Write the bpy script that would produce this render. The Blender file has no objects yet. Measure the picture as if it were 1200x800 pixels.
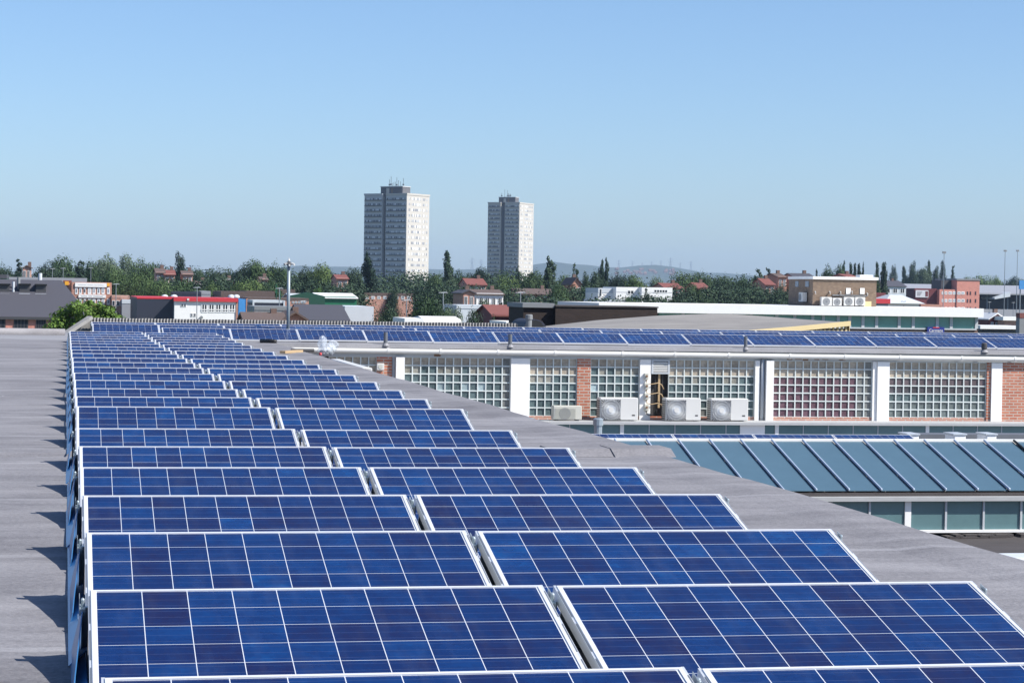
import bpy, math, random
from mathutils import Vector, Matrix
import numpy as np

random.seed(7)
C = bpy.context.scene.collection
scene = bpy.context.scene
R = math.radians

# ------------------------------------------------------------------ camera, sky, sun, exposure
F = 2600.0                      # focal length in photo pixels (1200 px wide photograph)
ROLL = 0.016
EYE = Vector((0.0, 0.0, 10.0))  # standing on a roof, eye about 10 m above the ground
_u = -523 * math.cos(ROLL) + (-69) * math.sin(ROLL)
_v = 523 * math.sin(ROLL) + (-69) * math.cos(ROLL)
PITCH = math.atan2(-_v, F)
PSI = math.atan2(-_u, math.hypot(F, _v))
fw = Vector((math.sin(PSI) * math.cos(PITCH), math.cos(PSI) * math.cos(PITCH), -math.sin(PITCH)))
r0 = fw.cross(Vector((0, 0, 1))).normalized()
u0 = r0.cross(fw).normalized()
rt = r0 * math.cos(ROLL) + u0 * math.sin(ROLL)
up = u0 * math.cos(ROLL) - r0 * math.sin(ROLL)
cam_d = bpy.data.cameras.new('camera')
cam = bpy.data.objects.new('camera', cam_d)
C.objects.link(cam)
cam.matrix_world = Matrix(((rt.x, up.x, -fw.x, EYE.x), (rt.y, up.y, -fw.y, EYE.y), (rt.z, up.z, -fw.z, EYE.z), (0, 0, 0, 1)))
cam_d.sensor_width = 36.0
cam_d.lens = 36.0 * F / 1200.0
cam_d.clip_start = 0.1
cam_d.clip_end = 40000
scene.camera = cam

SUN_EL, SUN_BEHIND = 43.5, 31.0     # sun to the right, a little behind the camera
a_, e_ = R(SUN_BEHIND), R(SUN_EL)
sunvec = Vector((math.cos(e_) * math.cos(a_), -math.cos(e_) * math.sin(a_), math.sin(e_)))
w = bpy.data.worlds.new('World'); scene.world = w; w.use_nodes = True
nt = w.node_tree
bg = nt.nodes['Background']
sky = nt.nodes.new('ShaderNodeTexSky')
sky.sky_type = 'NISHITA'; sky.sun_disc = False
sky.sun_elevation = R(SUN_EL); sky.sun_rotation = R(90 + SUN_BEHIND)
sky.altitude = 100; sky.air_density = 0.86; sky.dust_density = 0.8; sky.ozone_density = 6.5
nt.links.new(sky.outputs[0], bg.inputs[0])
bg.inputs[1].default_value = 0.106
sl = bpy.data.lights.new('sun', 'SUN'); sl.energy = 5.0; sl.angle = R(0.53); sl.color = (1.0, 0.95, 0.87)
so = bpy.data.objects.new('sun', sl); C.objects.link(so)
so.rotation_euler = sunvec.to_track_quat('Z', 'Y').to_euler()
so.location = (0, 0, 60)
scene.view_settings.view_transform = 'Standard'
scene.view_settings.look = 'None'
scene.view_settings.exposure = 0.6
scene.view_settings.gamma = 1.0
scene.render.engine = 'CYCLES'
scene.cycles.max_bounces = 6
scene.cycles.volume_bounces = 0
scene.cycles.transparent_max_bounces = 8

# ------------------------------------------------------------------ pixel -> world helpers
def ray(px, py):
    d = fw * F + rt * (px - 600) - up * (py - 400)
    return d
def at(px, py, Y):
    d = ray(px, py); t = Y / d.y
    return EYE + d * t
def at_x(px, py, X):
    d = ray(px, py); t = X / d.x
    return EYE + d * t
def on_z(px, py, z):
    d = ray(px, py); t = (z - EYE.z) / d.z
    return EYE + d * t

# ------------------------------------------------------------------ materials
M = {}
def new_mat(name):
    m = bpy.data.materials.new(name); m.use_nodes = True
    t = m.node_tree; b = t.nodes['Principled BSDF']
    M[name] = m
    return m, t, b
def N(t, kind, **kw):
    n = t.nodes.new(kind)
    for k, v in kw.items():
        setattr(n, k, v)
    return n
def L(t, a, b): t.links.new(a, b)
def mathn(t, op, a, b=None, c=None):
    n = t.nodes.new('ShaderNodeMath'); n.operation = op
    for i, v in enumerate((a, b, c)):
        if v is None: continue
        if isinstance(v, (int, float)): n.inputs[i].default_value = v
        else: t.links.new(v, n.inputs[i])
    return n.outputs[0]
def mixc(t, fac, a, b, blend='MIX'):
    n = t.nodes.new('ShaderNodeMix'); n.data_type = 'RGBA'; n.blend_type = blend
    for sock, v in ((n.inputs[0], fac), (n.inputs[6], a), (n.inputs[7], b)):
        if isinstance(v, (int, float)): sock.default_value = v
        elif isinstance(v, tuple): sock.default_value = (*v, 1) if len(v) == 3 else v
        else: t.links.new(v, sock)
    return n.outputs[2]
def simple(name, col, rough=0.6, metal=0.0, var=0.15, scale=3.0, bump=0.0, stretch=(1, 1, 1), spec=0.5, rnd=0.0):
    m, t, b = new_mat(name)
    tc = N(t, 'ShaderNodeTexCoord'); mp = N(t, 'ShaderNodeMapping'); mp.inputs[3].default_value = stretch
    L(t, tc.outputs['Object'], mp.inputs[0])
    n1 = N(t, 'ShaderNodeTexNoise'); n1.inputs['Scale'].default_value = scale; n1.inputs['Detail'].default_value = 8
    n1.inputs['Roughness'].default_value = 0.65
    L(t, mp.outputs[0], n1.inputs['Vector'])
    v = mathn(t, 'MULTIPLY_ADD', n1.outputs[0], 2 * var, 1 - var)
    if rnd:
        oi = N(t, 'ShaderNodeObjectInfo')
        v = mathn(t, 'MULTIPLY', v, mathn(t, 'MULTIPLY_ADD', oi.outputs['Random'], 2 * rnd, 1 - rnd))
    cc = N(t, 'ShaderNodeCombineColor')
    for i in range(3): L(t, v, cc.inputs[i])
    c = mixc(t, 1.0, col, cc.outputs[0], 'MULTIPLY')
    L(t, c, b.inputs['Base Color'])
    b.inputs['Roughness'].default_value = rough; b.inputs['Metallic'].default_value = metal
    b.inputs['Specular IOR Level'].default_value = spec
    if bump:
        bp = N(t, 'ShaderNodeBump'); bp.inputs['Strength'].default_value = bump; bp.inputs['Distance'].default_value = 0.02
        L(t, n1.outputs[0], bp.inputs['Height']); L(t, bp.outputs[0], b.inputs['Normal'])
    return m
def brick(name, c1, c2, mortar, scale=1.0, rough=0.85, msize=0.012):
    m, t, b = new_mat(name)
    tc = N(t, 'ShaderNodeTexCoord'); s = N(t, 'ShaderNodeSeparateXYZ'); cb = N(t, 'ShaderNodeCombineXYZ')
    L(t, tc.outputs['Object'], s.inputs[0])
    L(t, mathn(t, 'ADD', s.outputs[0], s.outputs[1]), cb.inputs[0]); L(t, s.outputs[2], cb.inputs[1])
    bt = N(t, 'ShaderNodeTexBrick')
    bt.inputs['Color1'].default_value = (*c1, 1); bt.inputs['Color2'].default_value = (*c2, 1); bt.inputs['Mortar'].default_value = (*mortar, 1)
    bt.inputs['Scale'].default_value = scale; bt.inputs['Mortar Size'].default_value = msize; bt.inputs['Bias'].default_value = 0.0
    bt.inputs['Brick Width'].default_value = 0.225; bt.inputs['Row Height'].default_value = 0.075
    L(t, cb.outputs[0], bt.inputs['Vector'])
    n1 = N(t, 'ShaderNodeTexNoise'); n1.inputs['Scale'].default_value = 2.5; n1.inputs['Detail'].default_value = 7
    L(t, tc.outputs['Object'], n1.inputs['Vector'])
    v = mathn(t, 'MULTIPLY_ADD', n1.outputs[0], 0.7, 0.65)
    cc = N(t, 'ShaderNodeCombineColor')
    for i in range(3): L(t, v, cc.inputs[i])
    L(t, mixc(t, 1.0, bt.outputs[0], cc.outputs[0], 'MULTIPLY'), b.inputs['Base Color'])
    b.inputs['Roughness'].default_value = rough
    bp = N(t, 'ShaderNodeBump'); bp.inputs['Strength'].default_value = 0.4; bp.inputs['Distance'].default_value = 0.01; bp.invert = True
    L(t, bt.outputs['Fac'], bp.inputs['Height']); L(t, bp.outputs[0], b.inputs['Normal'])
    return m

PW, PD = 1.65, 0.992            # panel width and depth
def panel_material():
    m, t, b = new_mat('solar_cells')
    tc = N(t, 'ShaderNodeTexCoord'); s = N(t, 'ShaderNodeSeparateXYZ'); L(t, tc.outputs['Object'], s.inputs[0])
    oi = N(t, 'ShaderNodeObjectInfo')
    pitch = 0.1612
    u = mathn(t, 'DIVIDE', mathn(t, 'SUBTRACT', s.outputs[0], (PW - 10 * pitch) / 2), pitch)
    v = mathn(t, 'DIVIDE', mathn(t, 'SUBTRACT', s.outputs[1], (PD - 6 * pitch) / 2), pitch)
    def line(c, w, mult=1.0):
        f = mathn(t, 'FRACT', mathn(t, 'MULTIPLY', c, mult))
        d = mathn(t, 'ABSOLUTE', mathn(t, 'SUBTRACT', f, 0.5))
        return mathn(t, 'GREATER_THAN', d, 0.5 - w)
    gap = mathn(t, 'MAXIMUM', line(u, 0.0088), line(v, 0.0082))
    edge = mathn(t, 'MAXIMUM', mathn(t, 'GREATER_THAN', mathn(t, 'ABSOLUTE', mathn(t, 'SUBTRACT', u, 5.0)), 5.0),
                 mathn(t, 'GREATER_THAN', mathn(t, 'ABSOLUTE', mathn(t, 'SUBTRACT', v, 3.0)), 3.0))
    gap = mathn(t, 'MAXIMUM', gap, edge)
    bus = mathn(t, 'MULTIPLY', line(mathn(t, 'ADD', v, 0.1667), 0.012, 3.0), 0.16)
    cb = N(t, 'ShaderNodeCombineXYZ')
    L(t, mathn(t, 'FLOOR', u), cb.inputs[0]); L(t, mathn(t, 'FLOOR', v), cb.inputs[1]); L(t, mathn(t, 'MULTIPLY', oi.outputs['Random'], 91.0), cb.inputs[2])
    wn = N(t, 'ShaderNodeTexWhiteNoise'); wn.noise_dimensions = '3D'; L(t, cb.outputs[0], wn.inputs['Vector'])
    # each cell takes a shade between violet navy and clear blue
    cr = N(t, 'ShaderNodeValToRGB')
    e = cr.color_ramp.elements
    e[0].position = 0.0; e[0].color = (0.0085, 0.009, 0.050, 1)
    e[1].position = 1.0; e[1].color = (0.003, 0.046, 0.175, 1)
    k = cr.color_ramp.elements.new(0.45); k.color = (0.0032, 0.017, 0.088, 1)
    k = cr.color_ramp.elements.new(0.8); k.color = (0.003, 0.029, 0.130, 1)
    vo = N(t, 'ShaderNodeTexVoronoi'); vo.inputs['Scale'].default_value = 70
    mp = N(t, 'ShaderNodeMapping'); L(t, tc.outputs['Object'], mp.inputs[0])
    cb2 = N(t, 'ShaderNodeCombineXYZ'); L(t, mathn(t, 'MULTIPLY', oi.outputs['Random'], 30.0), cb2.inputs[0]); L(t, cb2.outputs[0], mp.inputs[1])
    L(t, mp.outputs[0], vo.inputs['Vector'])
    n2 = N(t, 'ShaderNodeTexNoise'); n2.inputs['Scale'].default_value = 9; n2.inputs['Detail'].default_value = 5; L(t, mp.outputs[0], n2.inputs['Vector'])
    sv = N(t, 'ShaderNodeSeparateColor'); L(t, vo.outputs['Color'], sv.inputs[0])
    f = mathn(t, 'ADD', mathn(t, 'MULTIPLY', wn.outputs['Value'], 0.62), mathn(t, 'MULTIPLY', sv.outputs[0], 0.14))
    f = mathn(t, 'ADD', f, mathn(t, 'MULTIPLY', mathn(t, 'SUBTRACT', n2.outputs[0], 0.5), 0.8))
    f = mathn(t, 'ADD', f, mathn(t, 'MULTIPLY_ADD', oi.outputs['Random'], 0.2, 0.02))
    L(t, f, cr.inputs[0])
    c = mixc(t, bus, cr.outputs[0], (0.35, 0.4, 0.5))
    c = mixc(t, gap, c, (0.58, 0.61, 0.66))
    # thin dust gathered along the lower edge and in faint drips
    n3 = N(t, 'ShaderNodeTexNoise'); n3.inputs['Scale'].default_value = 4; n3.inputs['Detail'].default_value = 8
    mp3 = N(t, 'ShaderNodeMapping'); mp3.inputs[3].default_value = (3, 0.6, 1); L(t, mp.outputs[0], mp3.inputs[0]); L(t, mp3.outputs[0], n3.inputs['Vector'])
    dust = mathn(t, 'MULTIPLY', mathn(t, 'MAXIMUM', mathn(t, 'SUBTRACT', n3.outputs[0], 0.5), 0.0), 0.12)
    c = mixc(t, dust, c, (0.35, 0.36, 0.38))
    # a few bird droppings, different on each panel
    vd = N(t, 'ShaderNodeTexVoronoi'); vd.inputs['Scale'].default_value = 3.1; L(t, mp.outputs[0], vd.inputs['Vector'])
    sd = N(t, 'ShaderNodeSeparateColor'); L(t, vd.outputs['Color'], sd.inputs[0])
    dd = mathn(t, 'ADD', vd.outputs['Distance'], mathn(t, 'MULTIPLY', n3.outputs[0], 0.05))
    drop = mathn(t, 'MULTIPLY', mathn(t, 'LESS_THAN', dd, 0.055), mathn(t, 'GREATER_THAN', sd.outputs[0], 0.86))
    c = mixc(t, mathn(t, 'MULTIPLY', drop, 0.75), c, (0.6, 0.6, 0.57))
    L(t, c, b.inputs['Base Color'])
    b.inputs['Roughness'].default_value = 0.12
    b.inputs['Specular IOR Level'].default_value = 0.32
    return m
panel_material()

def roof_material(name, c0, c1, spots=True):
    m, t, b = new_mat(name)
    tc = N(t, 'ShaderNodeTexCoord')
    def noise(scale, st, det=8, rg=0.6):
        mp = N(t, 'ShaderNodeMapping'); mp.inputs[3].default_value = st; L(t, tc.outputs['Object'], mp.inputs[0])
        n = N(t, 'ShaderNodeTexNoise'); n.inputs['Scale'].default_value = scale; n.inputs['Detail'].default_value = det; n.inputs['Roughness'].default_value = rg
        L(t, mp.outputs[0], n.inputs['Vector']); return n.outputs[0]
    a = noise(1.3, (0.5, 1.0, 1)); st = noise(3.0, (0.35, 1.6, 1)); fine = noise(40, (1, 1, 1), 3)
    big = noise(0.35, (0.6, 1.0, 1), 10, 0.7)
    f = mathn(t, 'ADD', mathn(t, 'MULTIPLY', a, 0.45), mathn(t, 'MULTIPLY', st, 0.4))
    f = mathn(t, 'ADD', f, mathn(t, 'MULTIPLY', big, 0.6))
    f = mathn(t, 'ADD', f, mathn(t, 'MULTIPLY', fine, 0.35))
    f = mathn(t, 'MULTIPLY_ADD', mathn(t, 'SUBTRACT', f, 0.9), 2.3, 0.5)
    n = t.nodes.new('ShaderNodeClamp'); L(t, f, n.inputs[0])
    c = mixc(t, n.outputs[0], c0, c1)
    if spots:
        vo = N(t, 'ShaderNodeTexVoronoi'); vo.inputs['Scale'].default_value = 1.6; L(t, tc.outputs['Object'], vo.inputs['Vector'])
        d = mathn(t, 'ADD', vo.outputs['Distance'], mathn(t, 'MULTIPLY', fine, 0.06))
        c = mixc(t, mathn(t, 'LESS_THAN', d, 0.055), c, (0.55, 0.55, 0.55))
        # worn lap joints of the felt sheets
        s = N(t, 'ShaderNodeSeparateXYZ'); L(t, tc.outputs['Object'], s.inputs[0])
        yy = mathn(t, 'ADD', mathn(t, 'DIVIDE', s.outputs[1], 2.9), mathn(t, 'MULTIPLY', a, 0.05))
        j = mathn(t, 'LESS_THAN', mathn(t, 'FRACT', yy), 0.035)
        c = mixc(t, mathn(t, 'MULTIPLY', j, mathn(t, 'MULTIPLY', a, 0.45)), c, (0.40, 0.40, 0.43))
    L(t, c, b.inputs['Base Color'])
    b.inputs['Roughness'].default_value = 0.8
    bp = N(t, 'ShaderNodeBump'); bp.inputs['Strength'].default_value = 0.5; bp.inputs['Distance'].default_value = 0.01
    L(t, mathn(t, 'ADD', fine, a), bp.inputs['Height']); L(t, bp.outputs[0], b.inputs['Normal'])
    return m
roof_material('roof_felt', (0.095, 0.092, 0.102), (0.275, 0.27, 0.288))
roof_material('gravel_felt', (0.16, 0.15, 0.145), (0.30, 0.285, 0.265), False)
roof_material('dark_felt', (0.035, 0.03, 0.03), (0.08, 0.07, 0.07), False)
roof_material('lead_grey', (0.16, 0.16, 0.175), (0.30, 0.30, 0.32), False)

simple('aluminium', (0.80, 0.81, 0.83), 0.38, 0.35, 0.06, 6)
simple('rail_metal', (0.74, 0.77, 0.80), 0.35, 0.5, 0.08, 6)
simple('slot_dark', (0.12, 0.14, 0.17), 0.6)
simple('galvanised', (0.40, 0.46, 0.50), 0.4, 0.55, 0.15, 8)
simple('blue_sheet', (0.045, 0.18, 0.40), 0.35, 0.15, 0.22, 4)
simple('white_paint', (0.80, 0.80, 0.79), 0.6, 0, 0.07, 2.0)
simple('white_brick', (0.80, 0.79, 0.77), 0.7, 0, 0.09, 9.0, bump=0.5)
simple('white_plastic', (0.58, 0.58, 0.565), 0.4, 0, 0.04, 3)
simple('cream_plastic', (0.48, 0.48, 0.43), 0.45, 0, 0.06, 3)
simple('concrete_blue', (0.45, 0.48, 0.51), 0.75, 0, 0.14, 2.5)
simple('concrete', (0.42, 0.41, 0.39), 0.8, 0, 0.18, 2.5)
simple('ledge_stone', (0.37, 0.38, 0.39), 0.75, 0, 0.2, 4, stretch=(1, 1, 4))
simple('dark_grey', (0.05, 0.05, 0.055), 0.6)
simple('black', (0.012, 0.012, 0.013), 0.5)
simple('mid_grey', (0.20, 0.21, 0.22), 0.6)
simple('pipe_grey', (0.13, 0.14, 0.16), 0.55, 0.2)
simple('steel_pole', (0.24, 0.29, 0.32), 0.5, 0.3)
simple('teal_glass', (0.105, 0.190, 0.205), 0.22, 0, 0.22, 2.0)
simple('skylight_glass', (0.070, 0.128, 0.170), 0.2, 0, 0.14, 1.6)
simple('clear_teal', (0.11, 0.29, 0.27), 0.1, 0, 0.4, 0.6)
simple('glazing_bar', (0.42, 0.50, 0.62), 0.4, 0.2, 0.1, 4)
simple('window_dark', (0.025, 0.032, 0.042), 0.1, 0, 0.3, 1.0)
simple('window_pale', (0.20, 0.25, 0.31), 0.15, 0, 0.5, 1.2, rnd=0.3)
simple('red_trim', (0.52, 0.035, 0.045), 0.5)
simple('blue_panel', (0.05, 0.24, 0.55), 0.5)
simple('navy_cladding', (0.022, 0.026, 0.045), 0.6)
simple('grey_slate', (0.060, 0.060, 0.075), 0.75, 0, 0.16, 6)
simple('grey_sheet', (0.28, 0.29, 0.32), 0.6, 0, 0.1, 1)
simple('pale_sheet', (0.52, 0.56, 0.60), 0.55, 0, 0.1, 1)
simple('brown_tile', (0.105, 0.075, 0.066), 0.85, 0, 0.25, 2)
simple('red_tile', (0.185, 0.062, 0.052), 0.85, 0, 0.25, 2)
simple('green_sheet', (0.01, 0.135, 0.065), 0.5, 0, 0.1, 1)
simple('dark_green', (0.01, 0.06, 0.035), 0.5)
simple('cream_fascia', (0.62, 0.50, 0.27), 0.65, 0, 0.08, 2)
simple('tower_grey', (0.44, 0.45, 0.46), 0.8, 0, 0.1, 0.3)  # cooler copy of the tower wall, carries the shade of the left front
simple('tower_pale', (0.46, 0.44, 0.405), 0.8, 0, 0.06, 0.3)
simple('tower_dark', (0.11, 0.11, 0.12), 0.8, 0, 0.1, 0.3)
simple('cloth_orange', (0.75, 0.36, 0.02), 0.6)
simple('sign_blue', (0.015, 0.03, 0.22), 0.5)
simple('rust_brown', (0.20, 0.12, 0.075), 0.9, 0, 0.4, 20)
simple('copper_cable', (0.42, 0.30, 0.17), 0.6)
simple('bark', (0.06, 0.045, 0.032), 0.9)
simple('corrugated', (0.27, 0.265, 0.26), 0.85, 0, 0.5, 5)
simple('maroon', (0.12, 0.022, 0.026), 0.7)
simple('steel_far', (0.20, 0.23, 0.26), 0.6)
simple('ground_mat', (0.075, 0.085, 0.05), 0.95, 0, 0.5, 0.02)
simple('hill_mat', (0.055, 0.075, 0.05), 0.95, 0, 0.5, 0.008)
brick('red_brick', (0.36, 0.115, 0.068), (0.47, 0.185, 0.115), (0.42, 0.36, 0.31))
brick('pale_red_brick', (0.40, 0.17, 0.12), (0.46, 0.22, 0.16), (0.44, 0.35, 0.3))
brick('salmon_brick', (0.52, 0.185, 0.145), (0.56, 0.21, 0.165), (0.5, 0.3, 0.24))
brick('buff_brick', (0.150, 0.095, 0.062), (0.225, 0.150, 0.100), (0.22, 0.18, 0.14))
brick('shaded_brick', (0.022, 0.013, 0.011), (0.034, 0.020, 0.016), (0.03, 0.022, 0.02))  # shade of the brown wall is mixed into these brick colours
brick('brown_brick', (0.13, 0.075, 0.06), (0.17, 0.10, 0.08), (0.17, 0.13, 0.11))

def leaf_mat(name, c0, c1):
    m, t, b = new_mat(name)
    tc = N(t, 'ShaderNodeTexCoord'); oi = N(t, 'ShaderNodeObjectInfo')
    n1 = N(t, 'ShaderNodeTexNoise'); n1.inputs['Scale'].default_value = 0.45; n1.inputs['Detail'].default_value = 5
    L(t, tc.outputs['Object'], n1.inputs['Vector'])
    f = mathn(t, 'ADD', mathn(t, 'MULTIPLY_ADD', mathn(t, 'SUBTRACT', n1.outputs[0], 0.5), 2.6, 0.5),
              mathn(t, 'MULTIPLY', mathn(t, 'SUBTRACT', oi.outputs['Random'], 0.5), 1.0))
    cl = t.nodes.new('ShaderNodeClamp'); L(t, f, cl.inputs[0])
    L(t, mixc(t, cl.outputs[0], c0, c1), b.inputs['Base Color'])
    b.inputs['Roughness'].default_value = 0.7; b.inputs['Specular IOR Level'].default_value = 0.25
    return m
leaf_mat('leaf_mid', (0.021, 0.050, 0.018), (0.062, 0.104, 0.033))
leaf_mat('leaf_dark', (0.011, 0.030, 0.018), (0.034, 0.062, 0.029))
leaf_mat('leaf_light', (0.045, 0.085, 0.026), (0.095, 0.145, 0.042))
leaf_mat('leaf_grey', (0.055, 0.09, 0.05), (0.10, 0.14, 0.08))
leaf_mat('leaf_bright', (0.035, 0.085, 0.012), (0.11, 0.18, 0.03))

# ------------------------------------------------------------------ mesh building
class MB:
    def __init__(s): s.v = []; s.f = []
    def quad(s, a, b, c, d):
        i = len(s.v); s.v += [tuple(a), tuple(b), tuple(c), tuple(d)]; s.f.append((i, i + 1, i + 2, i + 3)); return s
    def poly(s, pts):
        i = len(s.v); s.v += [tuple(p) for p in pts]; s.f.append(tuple(range(i, i + len(pts)))); return s
    def hexa(s, p):                      # 8 points: bottom ring 0-3, top ring 4-7
        i = len(s.v); s.v += [tuple(q) for q in p]
        for f in ((3, 2, 1, 0), (4, 5, 6, 7), (0, 1, 5, 4), (1, 2, 6, 5), (2, 3, 7, 6), (3, 0, 4, 7)):
            s.f.append(tuple(i + k for k in f))
        return s
    def box(s, x0, x1, y0, y1, z0, z1):
        return s.hexa([(x0, y0, z0), (x1, y0, z0), (x1, y1, z0), (x0, y1, z0), (x0, y0, z1), (x1, y0, z1), (x1, y1, z1), (x0, y1, z1)])
    def bar(s, a, b, wx, wz):            # box section along a-b; wx wide, wz high
        a = Vector(a); b = Vector(b); d = (b - a).normalized()
        side = d.cross(Vector((0, 0, 1)))
        side = Vector((1, 0, 0)) if side.length < 1e-4 else side.normalized()
        upv = side.cross(d).normalized()
        sx = side * wx / 2; uz = upv * wz / 2
        return s.hexa([a - sx - uz, a + sx - uz, b + sx - uz, b - sx - uz, a - sx + uz, a + sx + uz, b + sx + uz, b - sx + uz])
    def tube(s, pts, r, n=10, cap=True):
        pts = [Vector(p) for p in pts]; rs = r if isinstance(r, (list, tuple)) else [r] * len(pts)
        i0 = len(s.v)
        for k, p in enumerate(pts):
            d = (pts[min(k + 1, len(pts) - 1)] - pts[max(k - 1, 0)]).normalized()
            a = d.cross(Vector((0, 0, 1)))
            a = Vector((1, 0, 0)) if a.length < 1e-3 else a.normalized()
            b = d.cross(a)
            for j in range(n):
                th = 2 * math.pi * j / n
                s.v.append(tuple(p + (a * math.cos(th) + b * math.sin(th)) * rs[k]))
        for k in range(len(pts) - 1):
            for j in range(n):
                s.f.append((i0 + k * n + j, i0 + k * n + (j + 1) % n, i0 + (k + 1) * n + (j + 1) % n, i0 + (k + 1) * n + j))
        if cap:
            s.f.append(tuple(i0 + j for j in range(n))[::-1]); e = i0 + (len(pts) - 1) * n
            s.f.append(tuple(e + j for j in range(n)))
        return s
    def lathe(s, prof, n=16, c=(0, 0)):
        i0 = len(s.v)
        for r, z in prof:
            for j in range(n):
                th = 2 * math.pi * j / n; s.v.append((c[0] + r * math.cos(th), c[1] + r * math.sin(th), z))
        for k in range(len(prof) - 1):
            for j in range(n):
                s.f.append((i0 + k * n + j, i0 + k * n + (j + 1) % n, i0 + (k + 1) * n + (j + 1) % n, i0 + (k + 1) * n + j))
        s.f.append(tuple(i0 + j for j in range(n))[::-1]); e = i0 + (len(prof) - 1) * n
        s.f.append(tuple(e + j for j in range(n)))
        return s
    def prism_x(s, prof, x0, x1):        # closed (y,z) outline swept along x
        n = len(prof); i = len(s.v)
        s.v += [(x0, y, z) for y, z in prof] + [(x1, y, z) for y, z in prof]
        s.f.append(tuple(i + k for k in range(n))); s.f.append(tuple(i + n + k for k in reversed(range(n))))
        for k in range(n): s.f.append((i + k, i + n + k, i + n + (k + 1) % n, i + (k + 1) % n))
        return s
    def prism_y(s, prof, y0, y1):        # closed (x,z) outline swept along y
        n = len(prof); i = len(s.v)
        s.v += [(x, y0, z) for x, z in prof] + [(x, y1, z) for x, z in prof]
        s.f.append(tuple(i + k for k in range(n))); s.f.append(tuple(i + n + k for k in reversed(range(n))))
        for k in range(n): s.f.append((i + k, i + n + k, i + n + (k + 1) % n, i + (k + 1) % n))
        return s
    def disc_y(s, cx, y, cz, r, n=20, t=0.01):
        return s.prism_y([(cx + r * math.cos(2 * math.pi * k / n), cz + r * math.sin(2 * math.pi * k / n)) for k in range(n)], y, y + t)
    def build(s, name, mat, parent=None, smooth=False, loc=None, bevel=0.0, recalc=True):
        me = bpy.data.meshes.new(name); me.from_pydata(s.v, [], s.f)
        me.materials.append(M[mat] if isinstance(mat, str) else mat)
        if recalc:
            import bmesh
            bm = bmesh.new(); bm.from_mesh(me); bmesh.ops.recalc_face_normals(bm, faces=bm.faces)
            if bevel: bmesh.ops.bevel(bm, geom=list(bm.edges), offset=bevel, segments=1, affect='EDGES', clamp_overlap=True)
            bm.to_mesh(me); bm.free()
        if smooth:
            for p in me.polygons: p.use_smooth = True
        o = bpy.data.objects.new(name, me); C.objects.link(o)
        if parent is not None: o.parent = parent
        if loc is not None: o.location = loc
        return o

LABELS = {}
def tag(o, label, cat, group=None, kind=None):
    o['label'] = label; o['category'] = cat
    if group: o['group'] = group
    if kind: o['kind'] = kind
    return o
def thing(name, label, cat, loc=(0, 0, 0), rz=0.0, group=None):
    o = bpy.data.objects.new(name, None); C.objects.link(o)
    o.location = loc; o.rotation_euler = (0, 0, rz); o.empty_display_size = 0.2
    return tag(o, label, cat, group)
def kids(o): return [c for c in list(bpy.data.objects) if c.parent == o]
def copy_tree(root, label=None, loc=None, _kids={}):
    def cp(o, parent):
        c = o.copy(); C.objects.link(c)
        if parent is not None: c.parent = parent
        key = o.name
        if key not in _kids: _kids[key] = [k.name for k in kids(o)]
        for k in _kids[key]: cp(bpy.data.objects[k], c)
        return c
    r = cp(root, None)
    if label: r['label'] = label
    if loc is not None: r.location = loc
    return r
def structure(o, kind='structure'):
    o['kind'] = kind; return o
ORD = ['first', 'second', 'third', 'fourth', 'fifth', 'sixth', 'seventh', 'eighth', 'ninth', 'tenth', 'eleventh', 'twelfth',
       'thirteenth', 'fourteenth', 'fifteenth', 'sixteenth', 'seventeenth', 'eighteenth', 'nineteenth', 'twentieth',
       'twenty-first', 'twenty-second', 'twenty-third', 'twenty-fourth', 'twenty-fifth']

# ================================================================== GROUND, HILL
g = MB()
nx, ny = 24, 24
g.quad((-5000, -400, 0), (5500, -400, 0), (5500, 9500, 0), (-5000, 9500, 0))
structure(g.build('ground', 'ground_mat', recalc=False))

def hill(name, prof, Y, depth, seed):
    """long far ridge: front foot, crest and back foot with real depth"""
    rnd = random.Random(seed); b = MB(); rows = []
    xs = np.linspace(prof[0][0], prof[-1][0], 90)
    for px in xs:
        py = np.interp(px, [p[0] for p in prof], [p[1] for p in prof]) + rnd.uniform(-0.35, 0.35)
        c = at(px, py, Y)
        rows.append([(c.x, Y - depth, 0.0), (c.x, Y - depth * 0.55, max(c.z, 1) * 0.42), (c.x, Y - depth * 0.2, max(c.z, 1) * 0.83), (c.x, Y, max(c.z, 1)), (c.x, Y + depth * 0.5, 0)])
    for i in range(len(rows) - 1):
        for j in range(4): b.quad(rows[i][j], rows[i + 1][j], rows[i + 1][j + 1], rows[i][j + 1])
    return structure(b.build(name, 'hill_mat', smooth=True))
hill('hill', [(-260, 332), (100, 331), (320, 316), (345, 309.5), (365, 313), (395, 312), (420, 313), (520, 316), (600, 315), (632, 309), (640, 307.5), (656, 306.5), (664, 309), (700, 311),
              (720, 315), (735, 312), (745, 311), (770, 310), (785, 311), (798, 316), (830, 320), (850, 319.5), (900, 324), (1300, 338), (1500, 345)], 7400, 1500, 3)

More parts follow.
